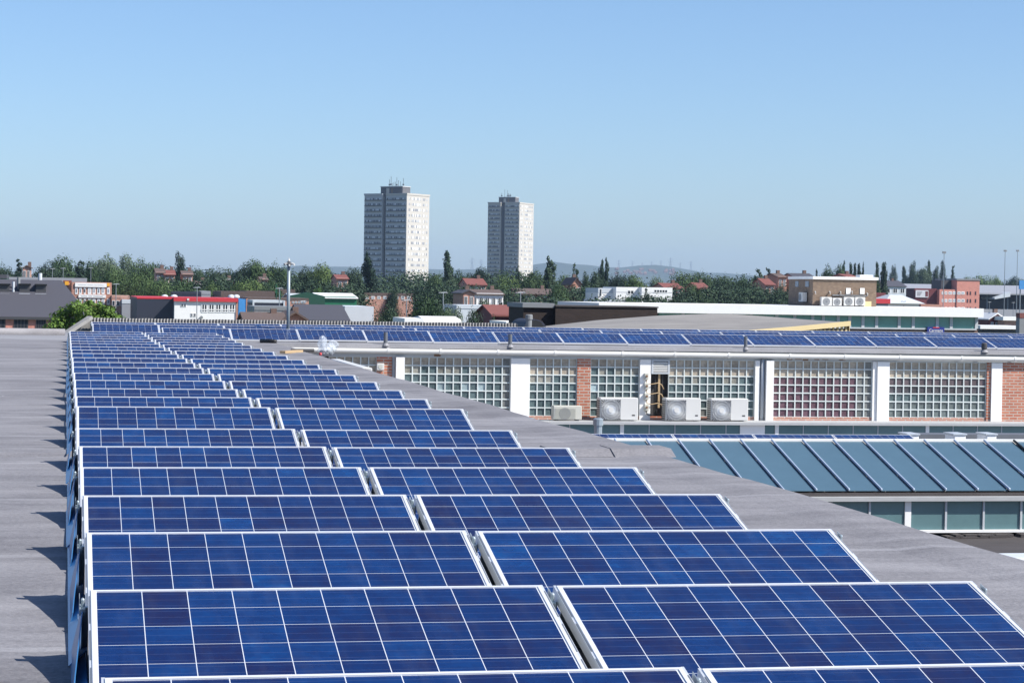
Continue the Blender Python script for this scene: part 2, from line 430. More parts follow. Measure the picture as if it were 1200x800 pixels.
# ================================================================== MAIN ROOF BUILDING
RZ = EYE.z - 1.36
XE = on_z(927, 574, RZ).x
fb = thing('factory_building', 'grey felt flat roof carrying the two long columns of solar panels', 'building', (0, 20, 0))
fb_y = 20.0
def loc(b):  # vertices were given in world coordinates with thing at y=20
    b.v = [(x, y - fb_y, z) for x, y, z in b.v]; return b
b = MB()
ys = np.linspace(-6, 53.2, 90); xs = [-26, -12, -6, -3, -1, 0, 1.5, 3, 4.4, XE - 0.35, XE - 0.1, XE]
rn = random.Random(5)
hgt = [[0.006 * math.sin(y * 1.1 + x) + rn.uniform(-.004, .004) for x in xs] for y in ys]
def rz(i, j):
    return RZ + hgt[i][j] + (-0.05 if j == len(xs) - 1 else (0.015 if j >= len(xs) - 3 else 0))
for i in range(len(ys) - 1):
    for j in range(len(xs) - 1):
        b.quad((xs[j] , ys[i], rz(i, j)), (xs[j + 1], ys[i], rz(i, j + 1)), (xs[j + 1], ys[i + 1], rz(i + 1, j + 1)), (xs[j], ys[i + 1], rz(i + 1, j)))
loc(b).build('roof', 'roof_felt', fb, smooth=True, recalc=False)
loc(MB().box(-26, XE - 0.03, -6, 53.2, 0, RZ - 0.12)).build('wall', 'brown_brick', fb)
# raised lap joint that crosses the roof, thicker and torn at the right edge
b = MB()
yy = on_z(40, 531, RZ).y
n = 60
for k in range(n):
    x0 = -26 + (XE + 26) * k / n; x1 = -26 + (XE + 26) * (k + 1) / n
    q_ = min(1, max(0, (x1 - 2.8) / 1.6))
    h = 0.018 + q_ * (.035 + .035 * rn.random()); d = .3 + .03 * rn.random() + q_ * .12 * rn.random()
    b.hexa([(x0, yy - d, RZ), (x1, yy - d, RZ), (x1, yy + .35, RZ), (x0, yy + .35, RZ), (x0, yy - d * .5, RZ + h), (x1, yy - d * .5, RZ + h), (x1, yy + .2, RZ + h), (x0, yy + .2, RZ + h)])
loc(b).build('roof_seam', 'roof_felt', fb)
# low rounded kerb closing the left end of the roof
k0 = on_z(40, 392, RZ).y
loc(MB().tube([(-26, k0, RZ + .04), (-9, k0, RZ + .06), (0.0, k0, RZ + .05)], [.11, .12, .11], 12)).build('kerb', 'roof_felt', fb, smooth=True)

# ================================================================== SOLAR PANELS
TILT = R(14)
ct, st_ = math.cos(TILT), math.sin(TILT)
def tilt_pts(b):   # panel-local: x along the row, y up the slope, z off the glass -> thing space, origin at the top left corner
    out = []
    for x, y, z in b.v:
        yy_ = y - PD
        out.append((x, yy_ * ct - z * st_, yy_ * st_ + z * ct))
    b.v = out; return b
def make_panel(side_sheet, label, cat_group):
    root = thing('solar_panel', label, 'solar panel', (0, 0, 0), 0, cat_group)
    lam = MB().box(0.006, PW - 0.006, 0.006, PD - 0.006, -0.012, -0.004).build('cell_laminate', 'solar_cells', root)
    lam.rotation_euler = (TILT, 0, 0)
    lam.location = (0, -PD * ct, -PD * st_)
    fr = MB(); w_ = 0.013
    fr.box(0, PW, PD - w_, PD, -.038, 0).box(0, PW, 0, w_, -.038, 0)
    fr.box(0, w_, w_, PD - w_, -.038, 0).box(PW - w_, PW, w_, PD - w_, -.038, 0)
    tilt_pts(fr).build('frame', 'aluminium', root)
    for s in (0, 1):
        x0, x1 = (-0.010, 0.0) if s == 0 else (PW, PW + 0.010)
        rl = MB().box(x0, x1, -0.02, PD + .012, -.05, -.004)
        rail = tilt_pts(rl).build('mounting_rail', 'rail_metal', root)
        sl_ = MB()
        for q in range(3):
            y0 = 0.06 + q * 0.315
            xs_ = (x0 + .003, x0 + .007)
            sl_.box(xs_[0], xs_[1], y0, y0 + .25, -.0035, -.002)
        tilt_pts(sl_).build('slot', 'slot_dark', rail)
        xc = -0.03 if s == 0 else PW + 0.03
        for yq in (PD - 0.07, 0.05):
            cl = MB().box(xc - .011, xc + .011, yq - .025, yq + .025, -.06, -.035)
            cl.box(xc - .011, xc - .009, yq - .025, yq + .025, -.035, .006)
            cl.lathe([(.007, -.035), (.007, -.008), (.004, -0.003)], 8, (xc + .002, yq))
            tilt_pts(cl).build('clamp', 'galvanised', root)
    bh = 0.27
    bp = MB().hexa([(0.02, .16, -bh), (PW - .02, .16, -bh), (PW - .02, .18, -bh), (0.02, .18, -bh), (.02, -.04, -.05), (PW - .02, -.04, -.05), (PW - .02, -.03, -.05), (.02, -.03, -.05)])
    bp.build('back_plate', 'galvanised', root)
    for s in (0, 1):
        x = -.02 if s == 0 else PW + .02
        leg = MB().prism_x([(-.005, -bh), (.02, -bh), (-.02, -.055), (-.05, -.055)], x - .012, x + .012)
        leg.build('leg', 'galvanised', root)
    if side_sheet:
        sh = MB()
        pr = [(.15, -.22), (0.0, -.045), (-.3, -.045 - .3 * st_ / ct), (-.62, -.045 - .62 * st_ / ct), (-.8, -.045 - .72 * st_ / ct)]
        f_ = lambda z: -.066 + .050 * (z + bh) / bh
        for (ya, za), (yb, zb) in zip(pr[:-1], pr[1:]):
            sh.hexa([(-.070, ya, -bh), (-.070, yb, -bh), (-.066, yb, -bh), (-.066, ya, -bh), (f_(za) - .004, ya, za), (f_(zb) - .004, yb, zb), (f_(zb), yb, zb), (f_(za), ya, za)])
        sh.hexa([(-.078, -1.75, -bh), (-.072, -1.75, -bh), (-.072, .16, -bh), (-.078, .16, -bh), (-.018, -1.75, -bh + .055), (-.014, -1.75, -bh + .052), (-.014, .16, -bh + .052), (-.018, .16, -bh + .055)])
        sh.build('side_plate', 'blue_sheet', root)
    return root
MAIN = [(803, 793), (642, 690), (551, 624), (480, 580), (428, 546.8), (385, 522.3), (350, 501), (319, 475.6), (297, 464.4), (281, 454.3), (265.5, 444.5),
        (252.5, 436.5), (241, 429.8), (230.5, 423.9), (221, 418.5), (211.3, 413.6), (203, 409.4), (195.6, 405.7), (189.2, 402.2), (184, 399), (179.6, 396), (175.6, 393.2), (171.9, 390.6), (168.3, 388.2)]
XL = 0.098
protoL = make_panel(True, '', 'solar panels in two long columns on the near roof')
protoR = make_panel(False, '', 'solar panels in two long columns on the near roof')
for n, (xg, yl) in enumerate(MAIN):
    Yn = at_x(xg, yl, XL + PW + 0.031).y
    # level the row from its left top corner
    pz = at(77 + (XL / Yn) * F, yl, Yn).z
    jx = 0.02 if n == 0 else rn.uniform(-.006, .006)
    for side in (0, 1):
        lab = 'blue solar panel in the %s column, %s row counting up from the photo\'s bottom edge' % (('left', 'right')[side], ORD[n])
        src = (protoL, protoR)[side]
        o = src if n == 0 else copy_tree(src)
        o['label'] = lab
        o.location = (XL + jx + side * (PW + 0.062), Yn, pz + rn.uniform(-.004, .004) - 0.004 * side)
        o.rotation_euler = (rn.uniform(-.006, .006), 0, rn.uniform(-.0015, .0015))
# deck sheet lying in the slot between the two columns
gl = MB().box(XL + PW - .012, XL + PW + .076, 5.6, 51.6, RZ - .0, RZ + .03)
loc(gl).build('channel', 'mid_grey', fb)

YF = 54.0                                        # plane of the glass-block wall
az_front = at(400, 386.5, YF + 1.35).z
protoA = make_panel(False, 'x', 'solar panels along the glass-block building')
first = True
for r in range(3):
    for k in range(-2 if r else -1, 14):
        o = protoA if first else copy_tree(protoA)
        first = False
        kk = k + 2
        o.location = (4.0 + 1.66 * k, YF + 1.35 + 2.1 * r, az_front + (0, .035, .055)[r] + rn.uniform(-.006, .006))
        o.rotation_euler = (rn.uniform(-.008, .008), 0, 0)
        rowname = ('front row above the white gutter', 'middle row above the white gutter', 'rear row above the white gutter')[r]
        o['label'] = 'blue solar panel, %s from the left in the %s' % (ORD[kk - (0 if r else 1)], rowname)

# ================================================================== GLASS-BLOCK BUILDING
gb0 = at(330, 420, YF); gx0, gx1 = 5.25, 30.0
zr = az_front - 0.29                             # roof level under the array
bld = thing('glass_block_building', 'low red brick building with glass-block windows and white piers', 'building', (16, YF, 0))
def lb(b):
    b.v = [(x - 16, y - YF, z) for x, y, z in b.v]; return b
def FX(px, py=455): return at(px, py, YF).x
def FZ(px, py): return at(px, py, YF).z
zg = lambda px: FZ(px, 409 + (px - 400) * .0128)
z_lint_top = FZ(700, 411); z_win_top = FZ(700, 420.5); z_ledge = at(800, 494.5, YF - .98).z
lb(MB().box(-26, gx1, YF + .3, YF + 8.2, zr - .25, zr)).build('roof', 'lead_grey', bld)
lb(MB().hexa([(-3, YF - .1, zr - .11), (gx1, YF - .1, zr - .12), (gx1, YF + .299, zr - .12), (-3, YF + .299, zr - .11), (-3, YF - .07, zr - .02), (gx1, YF - .07, zr - .035), (gx1, YF + .299, zr - .005), (-3, YF + .299, zr - .005)])).build('roof_edge', 'lead_grey', bld)
lb(MB().box(gx0, gx1, YF + .0, YF + .3, z_win_top, zr - .122)).build('lintel', 'concrete_blue', bld)
gp = [(x, YF - .115, zr - .175 - (x - gx0) * .003) for x in np.linspace(gx0 - 0.8, gx1, 30)]
gut = lb(MB().tube(gp, .062, 10)).build('gutter', 'white_plastic', bld, smooth=True)
for i in range(16):
    x = gx0 + .9 + i * 1.5 + rn.uniform(-.2, .2); z = zr - .175 - (x - gx0) * .003
    lb(MB().tube([(x - .03, YF - .115, z), (x + .03, YF - .115, z)], .072, 10).box(x - .012, x + .012, YF - .115, YF - .001, z + .03, z + .06)).build('gutter_bracket', 'white_plastic', gut)
for px in (514, 936, 945, 958, 967, 987, 925):
    x = FX(px, 420)
    lb(MB().box(x - rn.uniform(.04, .12), x + rn.uniform(.04, .12), YF - .012, YF - .001, z_win_top + rn.uniform(.0, .04), z_win_top + rn.uniform(.1, .19))).build('stain', 'rust_brown', bld)
# back wall behind windows, then brick sill strip
lb(MB().box(gx0, gx1, YF + .22, YF + .3, z_ledge - 2, z_win_top - .002)).build('inner_wall', 'dark_grey', bld)
z_win_bot = FZ(900, 488.5)
lb(MB().box(gx0, gx1, YF + .02, YF + .215, z_ledge - .4, z_win_bot)).build('sill_course', 'red_brick', bld)

def block_mat():
    m, t, b_ = new_mat('glass_blocks')
    at_ = N(t, 'ShaderNodeAttribute'); at_.attribute_name = 'tint'
    tc = N(t, 'ShaderNodeTexCoord')
    n1 = N(t, 'ShaderNodeTexNoise'); n1.inputs['Scale'].default_value = 14; n1.inputs['Detail'].default_value = 4; L(t, tc.outputs['Object'], n1.inputs['Vector'])
    v = mathn(t, 'MULTIPLY_ADD', n1.outputs[0], 1.1, 0.45)
    cc = N(t, 'ShaderNodeCombineColor')
    for i in range(3): L(t, v, cc.inputs[i])
    L(t, mixc(t, 1.0, at_.outputs['Color'], cc.outputs[0], 'MULTIPLY'), b_.inputs['Base Color'])
    b_.inputs['Roughness'].default_value = 0.12
    bp = N(t, 'ShaderNodeBump'); bp.inputs['Strength'].default_value = 0.35; bp.inputs['Distance'].default_value = 0.02
    L(t, n1.outputs[0], bp.inputs['Height']); L(t, bp.outputs[0], b_.inputs['Normal'])
block_mat()
simple('block_mortar', (0.60, 0.65, 0.64), 0.6, 0, 0.1, 5)
BEIGE = (0.25, 0.20, 0.14); TEAL = (0.045, 0.082, 0.088); MAR = (0.085, 0.034, 0.052); GREY = (0.10, 0.105, 0.10); PALE = (0.16, 0.24, 0.26)
def block_window(x0, x1, cols, style):
    rows = 7
    dz = (z_win_top - z_win_bot) / rows; dx = (x1 - x0) / cols; mw = .027
    fr = MB()
    for c in range(cols + 1):
        xx = x0 + c * dx; h = mw / 2
        fr.box(max(xx - h, x0), min(xx + h, x1), YF + .022, YF + .12, z_win_bot, z_win_top - .002)
    for r_ in range(rows + 1):
        zz = z_win_bot + r_ * dz; h = mw / 2
        for c in range(cols):
            fr.box(x0 + c * dx + h, x0 + (c + 1) * dx - h, YF + .024, YF + .12, max(zz - h, z_win_bot), min(zz + h, z_win_top - .003))
    wnd = lb(fr).build('glass_block_window', 'block_mortar', bld)
    gm = MB(); tint = []
    for r_ in range(rows):
        for c in range(cols):
            xa, xb = x0 + c * dx + mw / 2, x0 + (c + 1) * dx - mw / 2
            za, zb = z_win_bot + r_ * dz + mw / 2, z_win_bot + (r_ + 1) * dz - mw / 2
            i = 5e-2
            gm.quad((xa, YF + .05, za), (xb, YF + .05, za), (xb, YF + .05, zb), (xa, YF + .05, zb))
            k = rows - 1 - r_           # 0 = top row
            if style == 'maroon':
                col = BEIGE if k < 2 else (MAR if c < cols - 2 else GREY)
                if c == cols - 1: col = GREY
            elif style == 'mixed':
                col = BEIGE if k < 2 else ((0.075, 0.05, 0.06) if k < 3 else (TEAL if k > 3 else (0.05, 0.045, 0.055)))
                if k > 4: col = (0.075, 0.10, 0.10)
            else:
                lim = 2 if style == 'a' else 1
                col = BEIGE if k < lim else (TEAL if (k < 6 or rn.random() < .7) else GREY)
                if k == lim and rn.random() < .6: col = tuple((p + q) / 2 for p, q in zip(BEIGE, TEAL))
                if k == 3 and style != 'a' and rn.random() < .25: col = PALE
                if style == 'left' and (c == cols - 1 or k > 5): col = GREY
            f = rn.uniform(1.25, 1.9)
            gm_ = sum(col) / 3
            tint.append(tuple((q * .62 + gm_ * .38) * f for q in col))
    gl_ = lb(gm).build('glass', 'glass_blocks', wnd, recalc=False)
    ca = gl_.data.attributes.new('tint', 'FLOAT_COLOR', 'FACE')
    ca.data.foreach_set('color', [q for c in tint for q in (*c, 1.0)])
    return wnd
for a0, a1, n_, sty in ((385, 441, 6, 'a'), (473.5, 598, 13, 'left'), (620.5, 676, 6, 'a'), (692, 749, 6, 'b'), (783.5, 884, 11, 'a'), (905, 1022, 13, 'maroon'), (1041.5, 1156, 13, 'mixed'), (1240, 1330, 10, 'b')):
    block_window(FX(a0), FX(a1), n_, sty)
def pier(p0, p1, mat, proud=.0, zb=None, nm='pier'):
    lb(MB().box(FX(p0), FX(p1), YF - proud, YF + .2, z_ledge - .35 if zb is None else zb, z_win_top - .001)).build(nm, mat, bld)
pier(441, 459, 'red_brick', 0.0, nm='brick_infill'); pier(459.5, 462.5, 'concrete_blue', -.02)
pier(463, 473, 'white_brick', .12); pier(598.3, 620.2, 'white_brick', .03); pier(676.3, 691.8, 'red_brick', 0.0, nm='brick_infill')
pier(749.3, 762, 'white_brick', .04); pier(884.3, 889.5, 'white_brick', .04)
pier(896, 904.7, 'white_brick', .14); pier(1022.3, 1027, 'white_brick', .02); pier(1027.2, 1041.2, 'white_paint', .06)
pier(1156.2, 1160.5, 'red_brick', 0.01, nm='brick_infill'); pier(1161, 1173.5, 'white_paint', .05); pier(1174, 1239, 'red_brick', .01, nm='brick_infill')
xx = FX(893)
lb(MB().box(FX(889.7), FX(895.8), YF + .05, YF + .2, z_ledge - .3, z_win_top - .001)).build('recess', 'concrete_blue', bld)
lb(MB().tube([(xx, YF - .02, z_win_top + .05), (xx, YF - .02, z_ledge)], .05, 10)).build('downpipe', 'concrete_blue', bld, smooth=True)
# louvred vent and the dark gap of pipes under it
lv = MB(); vx0, vx1 = FX(762.5), FX(784); vz0, vz1 = FZ(773, 438), z_win_top + .0
lv.box(vx0, vx0 + .05, YF - .05, YF + .15, vz0, vz1).box(vx1 - .05, vx1, YF - .05, YF + .15, vz0, vz1).box(vx0 + .05, vx1 - .05, YF - .05, YF + .15, vz1 - .04, vz1).box(vx0 + .05, vx1 - .05, YF - .05, YF + .15, vz0, vz0 + .035)
louv = lb(lv).build('louvre_vent', 'concrete_blue', bld)
sm = MB()
for i in range(6):
    z = vz0 + .05 + i * (vz1 - vz0 - .1) / 6
    sm.hexa([(vx0 + .052, YF - .045, z), (vx1 - .052, YF - .045, z), (vx1 - .052, YF + .01, z + .02), (vx0 + .052, YF + .01, z + .02), (vx0 + .052, YF - .045, z + .026), (vx1 - .052, YF - .045, z + .026), (vx1 - .052, YF + .01, z + .046), (vx0 + .052, YF + .01, z + .046)])
lb(MB().box(vx0 + .052, vx1 - .052, YF + .03, YF + .14, vz0 + .037, vz1 - .042)).build('backing', 'dark_grey', louv)
lb(sm).build('slat', 'white_plastic', louv)
pc = MB()
for dx_ in (.12, .17, .30): pc.tube([(vx0 + dx_, YF + .06, z_ledge + .1), (vx0 + dx_ + .01, YF + .05, vz0)], .022, 8)
lb(pc).build('pipe_bundle', 'black', bld)
lb(MB().box(vx0 + .2, vx0 + .25, YF + .02, YF + .05, z_ledge + .3, vz0)).build('timber_batten', 'copper_cable', bld)
# isolator switches on the pier with their cables
for py in (441, 452.5, 464.5, 477.5):
    p = at(757, py, YF - .04)
    iso = thing('isolator_switch', {441: 'topmost', 452.5: 'second highest', 464.5: 'second lowest', 477.5: 'lowest'}[py] + ' of four cream switch boxes on the white pier', 'switch box', (p.x, YF - .04, p.z), 0, 'switch boxes on the white pier')
    MB().box(-.055, .055, -.07, 0, -.075, .085).build('housing', 'cream_plastic', iso, bevel=.008)
    MB().disc_y(0, -.092, .01, .03, 12, .022).build('knob', 'rust_brown', iso)
    cz = -.1
    MB().tube([(.0, -.03, -.075), (.02, -.04, -.17), (.14, -.05, -.19), (.30, -.05, -.16), (.40, -.03, -.2), (.47, .0, -.32)], .012, 6).build('cable', 'copper_cable' if py != 477.5 else 'black', iso, smooth=True)
# little white fan box on the left brick infill
p = at(445.5, 429.5, YF)
fbx = thing('wall_fan', 'small white square extractor fan on the left brick infill', 'fan', (p.x, YF, p.z), 0)
MB().box(-.09, .09, -.07, 0, -.085, .085).build('housing', 'white_plastic', fbx, bevel=.01)
MB().disc_y(0, -.078, 0, .055, 14, .008).build('grille', 'cream_plastic', fbx)

# ledge with strip glazing under it
lz = z_ledge
lb(MB().box(gx0, gx1, YF - 1.0, YF + .02, lz - .065, lz)).build('ledge', 'ledge_stone', bld)
YC = YF - .85
nmull = 0; x = gx0 + .3
zb_ = at(800, 520, YC).z - .3
while x < gx1 - .7:
    wdt = .66
    px_here = None
    lb(MB().box(x + .012, x + wdt - .012, YC, YC + .03, zb_, lz - .067)).build('strip_window', 'teal_glass', bld)
    wide = (nmull % 6 == 5)
    lb(MB().box(x + wdt - (.045 if wide else .011), x + wdt + (.05 if wide else .011), YC - (.03 if wide else .012), YC + .03, zb_, lz - .067)).build('mullion', 'white_paint' if wide else 'concrete_blue', bld)
    x += wdt + (.04 if wide else 0); nmull += 1
p0, p1 = at(867, 503, YC).x, at(896, 503, YC).x
lb(MB().box(p0, p1, YC - .02, YC - .002, at(880, 510, YC).z - .2, lz - .068)).build('white_board', 'white_paint', bld)
lb(MB().box(gx0, gx1, YC + .031, YF + .2, 0, lz - .069)).build('lower_wall', 'brown_brick', bld)

# ================================================================== AIR CONDITIONERS
def ac_unit(label, px0, px1, py0, py1, Y, group, grille=True, size=None, cat='air conditioner', kind='radial', rz=0.0, depth=.36):
    c0 = at(px0, py1, Y); c1 = at(px1, py0, Y)
    w_, h_ = c1.x - c0.x, at((px0 + px1) / 2, py0, Y).z - at((px0 + px1) / 2, py1, Y).z
    zb = at((px0 + px1) / 2, py1, Y).z
    t = thing('air_conditioner', label, cat, ((c0.x + c1.x) / 2, Y, zb), rz, group)
    MB().box(-w_ / 2, w_ / 2, 0, depth, .03, h_).build('casing', 'white_plastic', t, bevel=.012)
    for s in (-1, 1): MB().box(s * w_ * .36 - .03, s * w_ * .36 + .03, .02, depth - .02, 0, .029).build('foot', 'dark_grey', t)
    cx = -w_ * .5 + h_ * .47 if w_ > h_ * 1.25 else -w_ * .02
    rr = min(h_ * .43, w_ * .4)
    cz = .03 + (h_ - .03) * .46
    if kind == 'radial':
        MB().box(cx - rr, cx + rr, -.006, -.001, cz - rr, cz + rr).build('fan_recess', 'dark_grey', t)
        gr = MB()
        for k in range(40):
            th = 2 * math.pi * k / 40
            m_ = 1 / max(abs(math.cos(th + .4)), abs(math.sin(th + .4)))
            m2 = min(m_, 1.35)
            a_ = Vector((cx + rr * .22 * math.cos(th), -.012, cz + rr * .22 * math.sin(th)))
            e2 = Vector((cx + max(-rr, min(rr, rr * m2 * math.cos(th + .4))), -.012, cz + max(-rr, min(rr, rr * m2 * math.sin(th + .4)))))
            gr.tube([a_, e2], .0055, 4)
        for q in (.45, .7, .95): gr.tube([(cx + rr * q * math.cos(2 * math.pi * k / 24), -.013, cz + rr * q * math.sin(2 * math.pi * k / 24)) for k in range(25)], .004, 4, False)
        gr.build('fan_grille', 'rail_metal', t)
        MB().disc_y(cx, -.026, cz, rr * .27, 18, .02).build('fan_hub', 'white_plastic', t)
        MB().box(w_ * .34, w_ * .42, -.003, -.0, h_ * .23, h_ * .29).build('badge', 'dark_grey', t)
        fins = MB()
        for k in range(9): fins.box(-w_ / 2 - .012, -w_ / 2 - .001, .03, depth - .03, .06 + k * (h_ - .1) / 9, .085 + k * (h_ - .1) / 9)
        fins.build('side_fins', 'dark_grey', t)
    else:
        MB().disc_y(cx, -.012, cz, rr, 20, .01).build('fan_grille', 'mid_grey', t)
        MB().disc_y(cx, -.02, cz, rr * .25, 12, .007).build('fan_hub', 'pipe_grey', t)
        for s in (-1, 1): MB().box(s * w_ * .36 - .02, s * w_ * .36 + .02, .03, depth + .25, -.05, -.0).build('bracket', 'dark_grey', t)
    return t
YA = YF - .62
G1 = 'air conditioners on the ledge'
ac_unit('white air conditioner between the brick infill and the switch boxes', 703, 748, 466, 493.5, YA, G1)
ac_unit('white air conditioner right of the louvred vent', 780, 821.5, 466.5, 493.8, YA, G1)
ac_unit('white air conditioner beside the downpipe, rightmost on the ledge', 833, 877, 467, 494, YA, G1)
sm_ = at(648.5, 491.5, YA); e2_ = at(682, 475.5, YA)
t = thing('air_conditioner', 'small cream air conditioner with dark grille, leftmost on the ledge', 'air conditioner', ((sm_.x + e2_.x) / 2, YA, lz), 0, G1)
w_ = e2_.x - sm_.x; h_ = e2_.z - lz
MB().box(-w_ / 2, w_ / 2, 0, .28, .03, h_).build('casing', 'cream_plastic', t, bevel=.012)
for s in (-1, 1): MB().box(s * w_ * .36 - .03, s * w_ * .36 + .03, .02, .26, 0, .029).build('foot', 'dark_grey', t)
MB().disc_y(-w_ * .1, -.008, h_ * .48, h_ * .4, 22, .007).build('fan_grille', 'mid_grey', t)
gm = MB()
for k in range(14): gm.box(-w_ * .44, w_ * .3, -.014, -.009, .06 + k * (h_ - .1) / 14, .066 + k * (h_ - .1) / 14)
gm.build('grille_bars', 'cream_plastic', t)

# white casing on legs along the wall, left end
zt = EYE.z - 1.66
n0 = at(423, 431, 46.2); 
t = thing('duct_casing', 'long white box casing on legs beside the plastic bag', 'duct casing', (6.2, 46.0, zt - .45))
MB().box(-.12, .1, 0, 5.6, .3, .43).build('cover', 'white_plastic', t, bevel=.015)
for y_ in (.05, 1.9, 3.7, 5.4): MB().box(-.1, .08, y_ - .05, y_ + .05, 0, .298).build('leg', 'white_plastic', t)

# ================================================================== LOWER GLAZED ROOF
YR = 41.0
barX0 = at(1153, 517, YR).x
_pe = at_x(1219, 573.5, barX0)
YS = _pe.y
zrid = at(1150, 516.8, YR).z; zeav = _pe.z
sx0, sx1 = 5.35, 22.5
wk = thing('workshop_building', 'low workshop with blue-grey glazed roof and strip windows beyond the roof edge', 'building', (14, YS, 0))
def wb(b):
    b.v = [(x - 14, y - YS, z) for x, y, z in b.v]; return b
bars = [barX0 + .625 * k for k in range(-18, 9)]
bars = [x for x in bars if sx0 < x < sx1]
for i, x in enumerate(bars):
    black_bar = (i == len(bars) - 1) or abs(x - (barX0 + .625)) < .01
    wb(MB().bar((x, YR, zrid + .02), (x, YS - .05, zeav + .01), .034, .045)).build('glazing_bar', 'black' if abs(x - (barX0 + .625)) < .01 else 'glazing_bar', wk, bevel=.008)
    if i + 1 < len(bars):
        xa, xb = x + .019, bars[i + 1] - .019
        gmat = 'skylight_glass'
        wb(MB().hexa([(xa, YS, zeav - .02), (xb, YS, zeav - .02), (xb, YR, zrid - .02), (xa, YR, zrid - .02), (xa, YS, zeav - .008), (xb, YS, zeav - .008), (xb, YR, zrid - .008), (xa, YR, zrid - .008)])).build('roof_pane', gmat, wk)
wb(MB().box(sx0, sx1, YR + .03, YR + .13, zrid - .1, zrid + .035)).build('ridge_beam', 'white_paint', wk)
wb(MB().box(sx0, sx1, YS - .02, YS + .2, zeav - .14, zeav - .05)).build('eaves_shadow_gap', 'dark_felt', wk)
zs1 = at(1150, 581.5, YS - .1).z; zs0 = at(1150, 586.5, YS - .1).z
wb(MB().box(sx0, sx1, YS - .16, YS + .2, zs0, zs1)).build('sill', 'ledge_stone', wk)
YG = YS - .02
zg0 = at(1150, 620, YG).z
x = at(971, 600, YG).x
xm0 = at(1063.5, 600, YG).x
i = -20
while True:
    xa = xm0 + i * .74
    if xa > sx1 - .7: break
    if xa > sx0 - .3:
        wb(MB().box(xa + .02, xa + .72, YG, YG + .04, zg0, zs0 - .002)).build('strip_window', 'teal_glass', wk)
        wide = (i % 5 == 0)
        wb(MB().box(xa - (.06 if wide else .019), xa + (.06 if wide else .019), YG - .03, YG + .04, zg0, zs0 - .003)).build('mullion', 'white_paint' if wide else 'concrete_blue', wk)
    i += 1
wb(MB().box(sx0, sx1, YG - .06, YG + .04, zg0 - .05, zg0 - .002)).build('bottom_rail', 'white_paint', wk)
ZL = EYE.z - 4.05
wb(MB().box(sx0, sx1 + 8, YR + .14, YF - .9, 0, ZL - .1)).build('wall', 'brown_brick', wk)
wb(MB().box(sx0, sx1 + 8, YR + .13, YF - .88, ZL - .098, ZL)).build('flat_roof', 'lead_grey', wk)
wb(MB().box(sx0, sx1, YR + .04, YR + .12, ZL - 1, zrid - .102)).build('back_wall', 'concrete_blue', wk)
wb(MB().box(sx0, sx1, YS + .21, YS + .3, 0, zeav - .2)).build('inner_wall', 'dark_grey', wk)
zd = zg0 - .12
wb(MB().box(XE + .05, sx1 + 8, 20, YG - .02, 0, zd)).build('lower_roof', 'dark_felt', wk)
# ragged broken felt at the foot of the strip window
fm = MB()
for k in range(40):
    x = rn.uniform(14, 20); fm.box(x, x + rn.uniform(.1, .5), YG - .2 - rn.random() * .2, YG - .07, zd + .002, zd + rn.uniform(.02, .06))
wb(fm).build('felt_upstand', 'dark_felt', wk)
# pale roof hatch at the lower right
p = at(1205, 655, 33.5)
t = thing('roof_hatch', 'white roof hatch lying low at the right edge beyond the roof slope', 'roof hatch', (p.x + .9, 33.5, zd))
MB().box(-1.7, 1.7, -.5, .5, 0, .14).build('kerb', 'ledge_stone', t, bevel=.01)
MB().hexa([(-1.62, -.45, .141), (1.62, -.45, .141), (1.62, .45, .141), (-1.62, .45, .141), (-1.3, -.3, .24), (1.3, -.3, .24), (1.3, .3, .24), (-1.3, .3, .24)]).build('lid', 'pale_sheet', t)

# panels on the roof behind the glazed ridge
YL = 42.4
zl = at(900, 508.6, YL).z
seams = [at(p_, 510, YL).x for p_ in (788, 881, 972)]
x1_ = at(882.5, 510, YL).x
LLAB = ['leftmost blue solar panel behind the glazed roof ridge, part hidden by the flue', 'blue solar panel behind the glazed roof ridge, below the leftmost radial-fan air conditioner',
        'blue solar panel behind the glazed roof ridge, below the downpipe', 'rightmost blue solar panel behind the glazed roof ridge, below the maroon glass blocks']
for k in range(4):
    o = copy_tree(protoA)
    o['group'] = 'solar panels behind the glazed roof ridge'
    o.location = (x1_ + 1.67 * (k - 2) - .01, YL, zl)
    o['label'] = LLAB[k]
bx = at(1074, 513, 43.5)
for px0, px1, lab in ((1064, 1077, 'small white roof upstand right of the lower solar panels'), (1118, 1132, 'shiny white roof upstand in the middle of the dark ridge strip'), (1156, 1168, 'white roof upstand rightmost along the dark ridge strip')):
    c = at(px0, 509.5, 43.5); d_ = at(px1, 509.5, 43.5)
    t = thing('roof_upstand', lab, 'roof upstand', ((c.x + d_.x) / 2, 43.5, ZL), 0, 'white upstands behind the glazed ridge')
    hh = c.z - ZL
    MB().box(-(d_.x - c.x) / 2, (d_.x - c.x) / 2, 0, .5, 0, hh).build('kerb', 'white_paint', t, bevel=.02)
    MB().box(-(d_.x - c.x) / 2 - .02, (d_.x - c.x) / 2 + .02, -.02, .52, hh + .001, hh + .03).build('cap', 'rail_metal', t)
c = at(1077, 511, 43.8)
dk = MB().box(0, 5.5, 0, .6, 0, c.z - ZL)
tag(dk.build('roof_duct', 'pipe_grey', None, loc=(c.x, 43.8 + .6, ZL)), 'dark flat duct strip behind the glazed ridge at right', 'duct')

